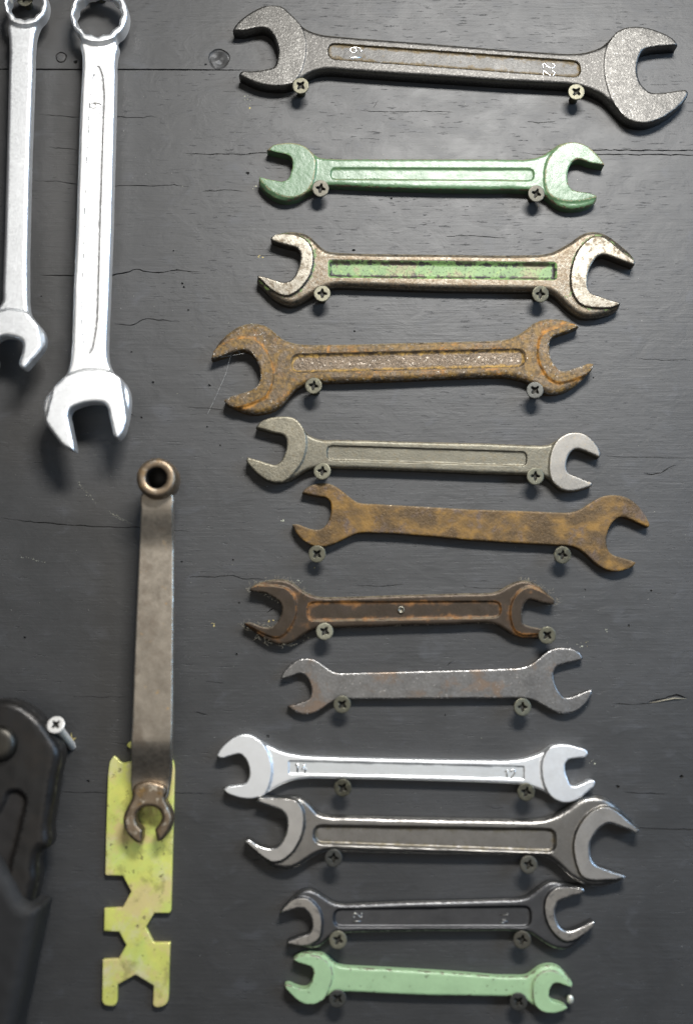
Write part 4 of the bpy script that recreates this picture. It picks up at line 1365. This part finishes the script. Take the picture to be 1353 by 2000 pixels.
# ------------------------------------------------------------------ cranked bar wrench with ring and flared open end
def cranked():
    knots = [(880, 22.0), (978, 22.0)]
    for (y0, h0, y1, h1) in ((978, 22.0, 1078, 15.0), (1440, 15.0, 1540, 6.0)):
        for k in range(13):
            q = k / 12
            knots.append((y0 + (y1 - y0) * q, h0 + (h1 - h0) * q * q * (3 - 2 * q)))
    knots.append((1700, 6.0))
    t = 4.5

    def H(y):
        return float(np.interp(y, [k[0] for k in knots], [k[1] for k in knots])) + t
    cv = lambda p: tuple(px2mm(p, H(p[1]))) + tuple(p[2:])
    bar = [(275, 968), (275.5, 992), (272, 1067), (267, 1180), (262, 1300), (258, 1420), (256.5, 1500), (256, 1540), (262, 1562),
           (326, 1560), (331, 1540), (335, 1500), (337, 1420), (338, 1300), (339, 1180), (338.5, 1045), (338, 990), (338, 968)]
    ol = smooth([cv(p) for p in bar])
    ks = sorted(knots, key=lambda k: -k[0])
    lift = ([px2mm((305, k[0]), k[1] + t)[1] for k in ks], [k[1] for k in ks])
    org = px2mm((305, 1250), 20)
    root = thing('cranked_ring_wrench', 'grey-brown cranked bar wrench with round ring on top and open flared end below', 'wrench',
                 (org[0] * 1e-3, 0, org[1] * 1e-3))
    # split the bar into middle and stained ends by material: one forged bar
    pr = relief([ol], t, 0.0, 0.7, lift=lift, grid=0.9, dent=0.08, seed=31)
    relief_objects(pr, root, org, {'body': 'handle'}, dict(body=M['bar_steel']))
    # ring socket
    c = px2mm((305.5, 933), 33)
    V, F = lathe([(r_, h_ + 16) for r_, h_ in ((0.01, 3.4), (4.9, 3.4), (4.95, 16.2), (5.1, 16.8), (5.5, 17.15), (7.7, 17.25), (8.5, 16.9), (9.1, 16.2), (9.6, 14.6), (9.9, 10.0), (9.8, 4.0), (9.2, 2.6), (0.01, 2.6))], 56)
    V = [(x + (c[0] - org[0]) * 1e-3, y, z + (c[1] - org[1]) * 1e-3) for x, y, z in V]
    ring = link('ring', mesh_from('ring', V, F, M['bar_steel_end']), None, root)
    V, F = lathe([(0.01, 19.6), (4.75, 19.6), (4.85, 31.0), (4.97, 32.6)], 48)      # socket bore, the hole's shade painted in as black
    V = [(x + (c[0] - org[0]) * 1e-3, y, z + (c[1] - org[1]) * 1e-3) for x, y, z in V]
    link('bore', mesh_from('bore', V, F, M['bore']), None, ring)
    # flared open end
    z5 = (200, 1420, 380, 1720)
    jaw = Z(z5, 1200, [(400, 780), (385, 860), (375, 940), (320, 1050), (274, 1160), (270, 1260), (300, 1360), (365, 1448), (435, 1502),
                       (492, 1516), (515, 1480, 1), (522, 1350, 1), (440, 1235), (440, 1170), (480, 1100), (535, 1050), (620, 1040), (700, 1062),
                       (765, 1140), (768, 1195), (682, 1340, 1), (700, 1430), (716, 1496), (770, 1480), (842, 1398), (892, 1300),
                       (908, 1190), (880, 1085), (838, 1000), (812, 930), (835, 860), (820, 780), (740, 740), (480, 730)])
    tj = 9.0
    jl = smooth([tuple(px2mm(p, tj + 5)) + tuple(p[2:]) for p in jaw])
    pj = relief([jl], tj, 0.0, 1.8, grid=0.8, dent=0.18, seed=33, lift=([-300, 300], [5.0, 5.0]))
    relief_objects(pj, root, org, {'body': 'open_jaw'}, dict(body=M['bar_steel_end']))
    return root


cranked()

# ------------------------------------------------------------------ yellow plate wrench
z5, z6 = (200, 1420, 380, 1720), (160, 1680, 380, 2000)
plate = Z(z5, 1200, [(46, 1400, 1), (60, 900, 1), (72, 620, 1), (82, 540), (98, 450), (150, 376, 1), (190, 405), (225, 445), (262, 465), (320, 457, 1),
                     (400, 438, 1), (400, 300, 1), (318, 236), (345, 195), (400, 178, 1), (520, 178, 1), (600, 300, 1), (760, 300, 1), (860, 380), (918, 440), (938, 520), (940, 660, 1)]) + \
    Z(z6, 1353, [(1088, 0, 1), (1073, 570, 1), (1066, 622), (1045, 641), (1020, 641, 1), (870, 640, 1), (770, 810, 1), (860, 992, 1), (1062, 992, 1), (1050, 1300, 1),
                 (1043, 1620, 1), (1030, 1705), (995, 1748), (940, 1770), (880, 1768), (856, 1745), (854, 1690, 1), (860, 1512, 1), (645, 1380, 1), (430, 1500, 1),
                 (426, 1660, 1), (420, 1715), (395, 1750), (330, 1757), (275, 1745), (244, 1705), (240, 1650, 1), (248, 1196, 1), (440, 1186, 1), (530, 1025, 1),
                 (445, 866, 1), (262, 856, 1), (268, 580, 1), (490, 570, 1), (590, 380, 1), (490, 192, 1), (310, 188, 1), (285, 180), (279, 150, 1)])
lp = smooth([tuple(px2mm(p, 3.4)) + tuple(p[2:]) for p in plate])
org = (lp.min(0) + lp.max(0)) / 2
root = thing('plate_wrench', 'flat yellow zinc plate wrench with hexagonal notches under the cranked bar wrench', 'wrench', (org[0] * 1e-3, 0, org[1] * 1e-3))
relief_objects(relief([lp], 3.0, 0.3, 0.45, grid=1.0, dent=0.05, seed=41), root, org, {'body': 'plate'}, dict(body=M['yellow_zinc']))

# ------------------------------------------------------------------ black pliers, cut off at lower left
def pliers():
    z7, z8 = (0, 1340, 200, 1660), (0, 1640, 200, 2000)
    lift = 14.0
    t = 14.0
    H = lift + t
    cv = lambda p: tuple(px2mm(p, H)) + tuple(p[2:])
    ol = Z(z7, 1250, [(-420, 420), (-260, 250), (-120, 175), (0, 160), (130, 172), (270, 225), (410, 320), (520, 430), (590, 540), (670, 660), (728, 770),
                      (742, 860), (722, 980), (690, 1110), (650, 1380), (600, 1690), (555, 2000)]) + \
        Z(z8, 1111, [(470, 120), (400, 480), (350, 680), (300, 900), (0, 1000)]) + [(-70, 1800), (-90, 1600), (-85, 1480)]
    loop = smooth([cv(p) for p in ol])
    slot = Z(z7, 1250, [(30, 1400), (60, 1310), (160, 1255), (270, 1285), (335, 1390), (320, 1500), (270, 1720), (200, 2000)]) + \
        Z(z8, 1111, [(130, 300), (100, 420), (0, 520)]) + [(-25, 1700), (-15, 1600)]
    pk = smooth([cv(p) for p in slot])
    org = px2mm((20, 1600), 20)
    root = thing('pliers', 'big black pliers with pivot bolt and rubber grip, cut off at the lower left', 'pliers', (org[0] * 1e-3, 0, org[1] * 1e-3))
    pr = relief([loop], t, 0.0, 5.0, pocket=[pk], pd=2.6, pw=2.0, grid=1.6, dent=0.15, seed=51, lift=([-400, 400], [lift, lift]))
    relief_objects(pr, root, org, {'body': 'lever', 'panel': 'slot'}, dict(body=M['tool_black'], panel=M['tool_slot']))
    c = px2mm((-4, 1454), H + 3)
    V, F = lathe([(0.01, H + 4.2), (4.0, H + 4.2), (6.4, H + 3.9), (8.0, H + 2.8), (8.6, H + 1.0), (8.8, H - 4)], 48)
    V = [(x + (c[0] - org[0]) * 1e-3, y, z + (c[1] - org[1]) * 1e-3) for x, y, z in V]
    link('pivot_bolt', mesh_from('pivot_bolt', V, F, M['tool_bolt']), None, root)
    g = Z(z8, 1111, [(-500, -200), (-200, 0), (0, 255), (140, 460), (280, 690), (340, 725), (432, 752), (428, 800), (400, 900), (350, 1130), (250, 1600),
                     (150, 2050), (60, 2500), (-400, 2500)])
    gl = smooth([tuple(px2mm(p, 33)) for p in g])
    pg = relief([gl], 25.0, 0.0, 7.0, grid=2.0, dent=0.2, seed=53, lift=([-400, 400], [8.0, 8.0]))
    relief_objects(pg, root, org, {'body': 'grip'}, dict(body=M['rubber']))


pliers()
screw((109, 1415), 25.0, 45, 'bright', 'bright long screw sticking out beside the black pliers', base=(141, 1457), group='screws holding the left-hand tools')

# ------------------------------------------------------------------ small things
# pale nail beside the lower jaw of the small mint wrench
c = px2mm((1113, 1952), 5)
nl = thing('nail', 'pale nail head beside the lower right jaw tip of the small mint green wrench', 'nail', (c[0] * 1e-3, -0.005, c[1] * 1e-3))
V, F = lathe([(0.01, 0.9), (0.8, 0.8), (1.4, 0.4), (1.6, 0.0), (1.4, -0.3), (0.8, -0.4)], 20)
link('nail_head', mesh_from('nail_head', [(x, y, z * 1.35) for x, y, z in V], F, M['nail']), None, nl)
V, F = lathe([(0.8, -0.3), (0.8, -8.0)], 14)
link('nail_shank', mesh_from('nail_shank', V, F, M['nail']), None, nl)


def P3(px, h):
    q = px2mm(px, h)
    return (q[0] * 1e-3, -h * 1e-3, q[1] * 1e-3)


def join(list_vf):
    V, F = [], []
    for v, f in list_vf:
        b = len(V)
        V += list(v)
        F += [tuple(k + b for k in q) for q in f]
    return V, F


# cobweb in the jaw of the rusty wrench
webs = [[((431, 698), 6.0), ((455, 694), 5.2), ((478, 690), 5.6)], [((452, 691), 5.4), ((447, 708), 3.0), ((443, 726), 1.4)],
        [((443, 726), 1.4), ((424, 770), 0.7), ((405, 810), 0.2)], [((470, 690), 5.4), ((463, 684), 7.0)]]
tw = []
for st in webs:
    pts = [np.array(P3(p, h)) for p, h in st]
    pp = []
    for i in range(len(pts) - 1):
        for k in range(9):
            pp.append(pts[i] + (pts[i + 1] - pts[i]) * k / 9)
    pp.append(pts[-1])
    tw.append(tube(pp, [rng.uniform(0.03, 0.085) * 1e-3 for _ in pp], 5))
V, F = join(tw)
cw = link('cobweb', mesh_from('cobweb', V, F, M['web']))
tag(cw, 'fine cobweb threads hanging from the left jaw of the pitted rust-brown wrench', 'cobweb')

# lint on the edges of the brown wrench
def fibre(p, h, ln, r):
    a = rng.uniform(0, 6.283)
    q = np.array(P3(p, h))
    d = np.array([math.cos(a), rng.uniform(-0.5, 0.3), math.sin(a)]) * ln * 1e-3
    b = np.array([rng.uniform(-1, 1), rng.uniform(-1, 1), rng.uniform(-1, 1)]) * ln * 0.3e-3
    return tube([q, q + d * 0.5 + b, q + d], r * 1e-3, 4)


edge_pts = Z((460, 1110, 790, 1280), 1353, [(116, 170), (150, 138), (190, 115), (260, 95), (340, 85), (420, 98), (480, 130), (530, 170), (590, 205),
            (70, 440), (110, 482), (190, 545), (270, 590), (350, 612), (430, 608), (240, 198), (300, 230), (345, 258), (300, 465), (260, 475), (180, 455)]) + \
    Z((790, 1110, 1120, 1280), 1353, [(950, 96), (1010, 106), (1080, 145), (1140, 195), (1198, 252), (1190, 285)])
fb = []
for p in edge_pts:
    for k in range(11):
        fb.append(fibre((p[0] + rng.uniform(-9, 9), p[1] + rng.uniform(-3, 3)), 6.0 + rng.uniform(-2, 0.6), rng.uniform(0.6, 2.2), rng.uniform(0.035, 0.07)))
V, F = join(fb)
w7 = ALLW['w7']
V = [(v[0] - w7.location.x, v[1], v[2] - w7.location.z) for v in V]
lo = link('lint', mesh_from('lint', V, F, M['lint']), None, w7)
lo['kind'] = 'stuff'

# crumbs of paint and dust lying on the board
def flake(p, r, h=0.25):
    q = np.array(P3(p, 0.0))
    n = 5
    V = []
    a0 = rng.uniform(0, 6.28)
    st = rng.uniform(0.6, 1.7)
    for k in range(n):
        a = a0 + 2 * math.pi * k / n
        rr = r * rng.uniform(0.6, 1.2) * 1e-3
        V.append(q + np.array([rr * math.cos(a) * st, 0.0001, rr * math.sin(a)]))
    V.append(q + np.array([0, -h * 1e-3, 0]))
    return V, [(k, (k + 1) % n, n) for k in range(n)]


ylw, wht = [], []
for (x, y, n, sp, r, lst) in ((487, 211, 4, 4, 0.5, ylw), (508, 504, 5, 7, 0.45, ylw), (417, 1221, 4, 5, 0.55, ylw), (530, 1213, 5, 6, 0.45, ylw),
                              (484, 190, 6, 12, 0.35, wht), (553, 1019, 4, 5, 0.5, wht), (500, 370, 3, 10, 0.45, wht), (487, 212, 4, 14, 0.3, wht),
                              (585, 1134, 4, 6, 0.5, wht), (597, 1246, 3, 6, 0.5, wht), (1150, 1490, 5, 10, 0.45, wht), (1052, 402, 3, 6, 0.4, ylw),
                              (590, 182, 3, 4, 0.35, ylw), (1113, 197, 3, 4, 0.35, ylw), (497, 640, 3, 9, 0.35, wht), (1132, 1260, 4, 8, 0.4, wht),
                              (1147, 1257, 3, 5, 0.45, ylw), (1183, 1232, 3, 4, 0.4, wht), (780, 1017, 2, 5, 0.35, wht), (615, 1108, 3, 4, 0.4, ylw)):
    for k in range(n):
        lst.append(flake((x + rng.gauss(0, sp * 0.5), y + rng.gauss(0, sp * 0.5)), r * rng.uniform(0.5, 1.2)))
for (a, b, n) in (((152, 943), (188, 982), 30), ((211, 999), (257, 1024), 34), ((325, 893), (352, 950), 10), ((1050, 360), (1075, 400), 6), ((40, 1085), (90, 1100), 12)):
    for k in range(n):
        t = k / n
        wht.append(flake((a[0] + (b[0] - a[0]) * t + rng.gauss(0, 1.3), a[1] + (b[1] - a[1]) * t + rng.gauss(0, 1.5)), rng.uniform(0.12, 0.36), 0.12))
for k in range(420):
    wht.append(flake((rng.uniform(5, 1345), abs(rng.gauss(720, 420)) % 1990), rng.uniform(0.08, 0.24), 0.12))
for nm, lst, mt, lab in (('paint_crumbs', ylw, M['wood'], 'yellowish paint and wood crumbs caught on the board near the jaws'),
                         ('dust_specks', wht, M['chip'], 'pale dust specks scattered over the black board')):
    V, F = join(lst)
    o = link(nm, mesh_from(nm, V, F, mt, smooth_shade=False))
    tag(o, lab, 'debris', kind='stuff')

# splinters torn up round the long screw
root = thing('wood_splinters', 'raw yellow wood splinters torn up round the long bright screw', 'splinters', P3((137, 1452), 0))
for (p, d, h) in (((139, 1446), (1, -15), 3.5), ((140, 1447), (9, -6), 3.0), ((131, 1452), (-10, -5), 2.0), ((136, 1453), (1, 4), 2.6), ((139, 1450), (6, 1), 1.8)):
    a = np.array(P3(p, 0)) - np.array(root.location)
    e = np.array(P3((p[0] + d[0], p[1] + d[1]), h)) - np.array(root.location)
    V, F = tube([a, (a + e) / 2, e], [0.9e-3, 0.6e-3, 0.12e-3], 5)
    link('splinter', mesh_from('splinter', V, F, M['wood'], smooth_shade=False), None, root)

# pale splinter lifting along the gouge at the right edge of the board
pts = [np.array(P3(p, h)) for p, h in (((1268, 1373), 0.0), ((1290, 1369), 0.5), ((1315, 1364), 0.8), ((1340, 1365), 0.2))]
V, F = tube(pts, [0.08e-3, 0.28e-3, 0.4e-3, 0.1e-3], 6)
link('wood_splinter', mesh_from('wood_splinter', V, F, M['lint']), None, BOARD)
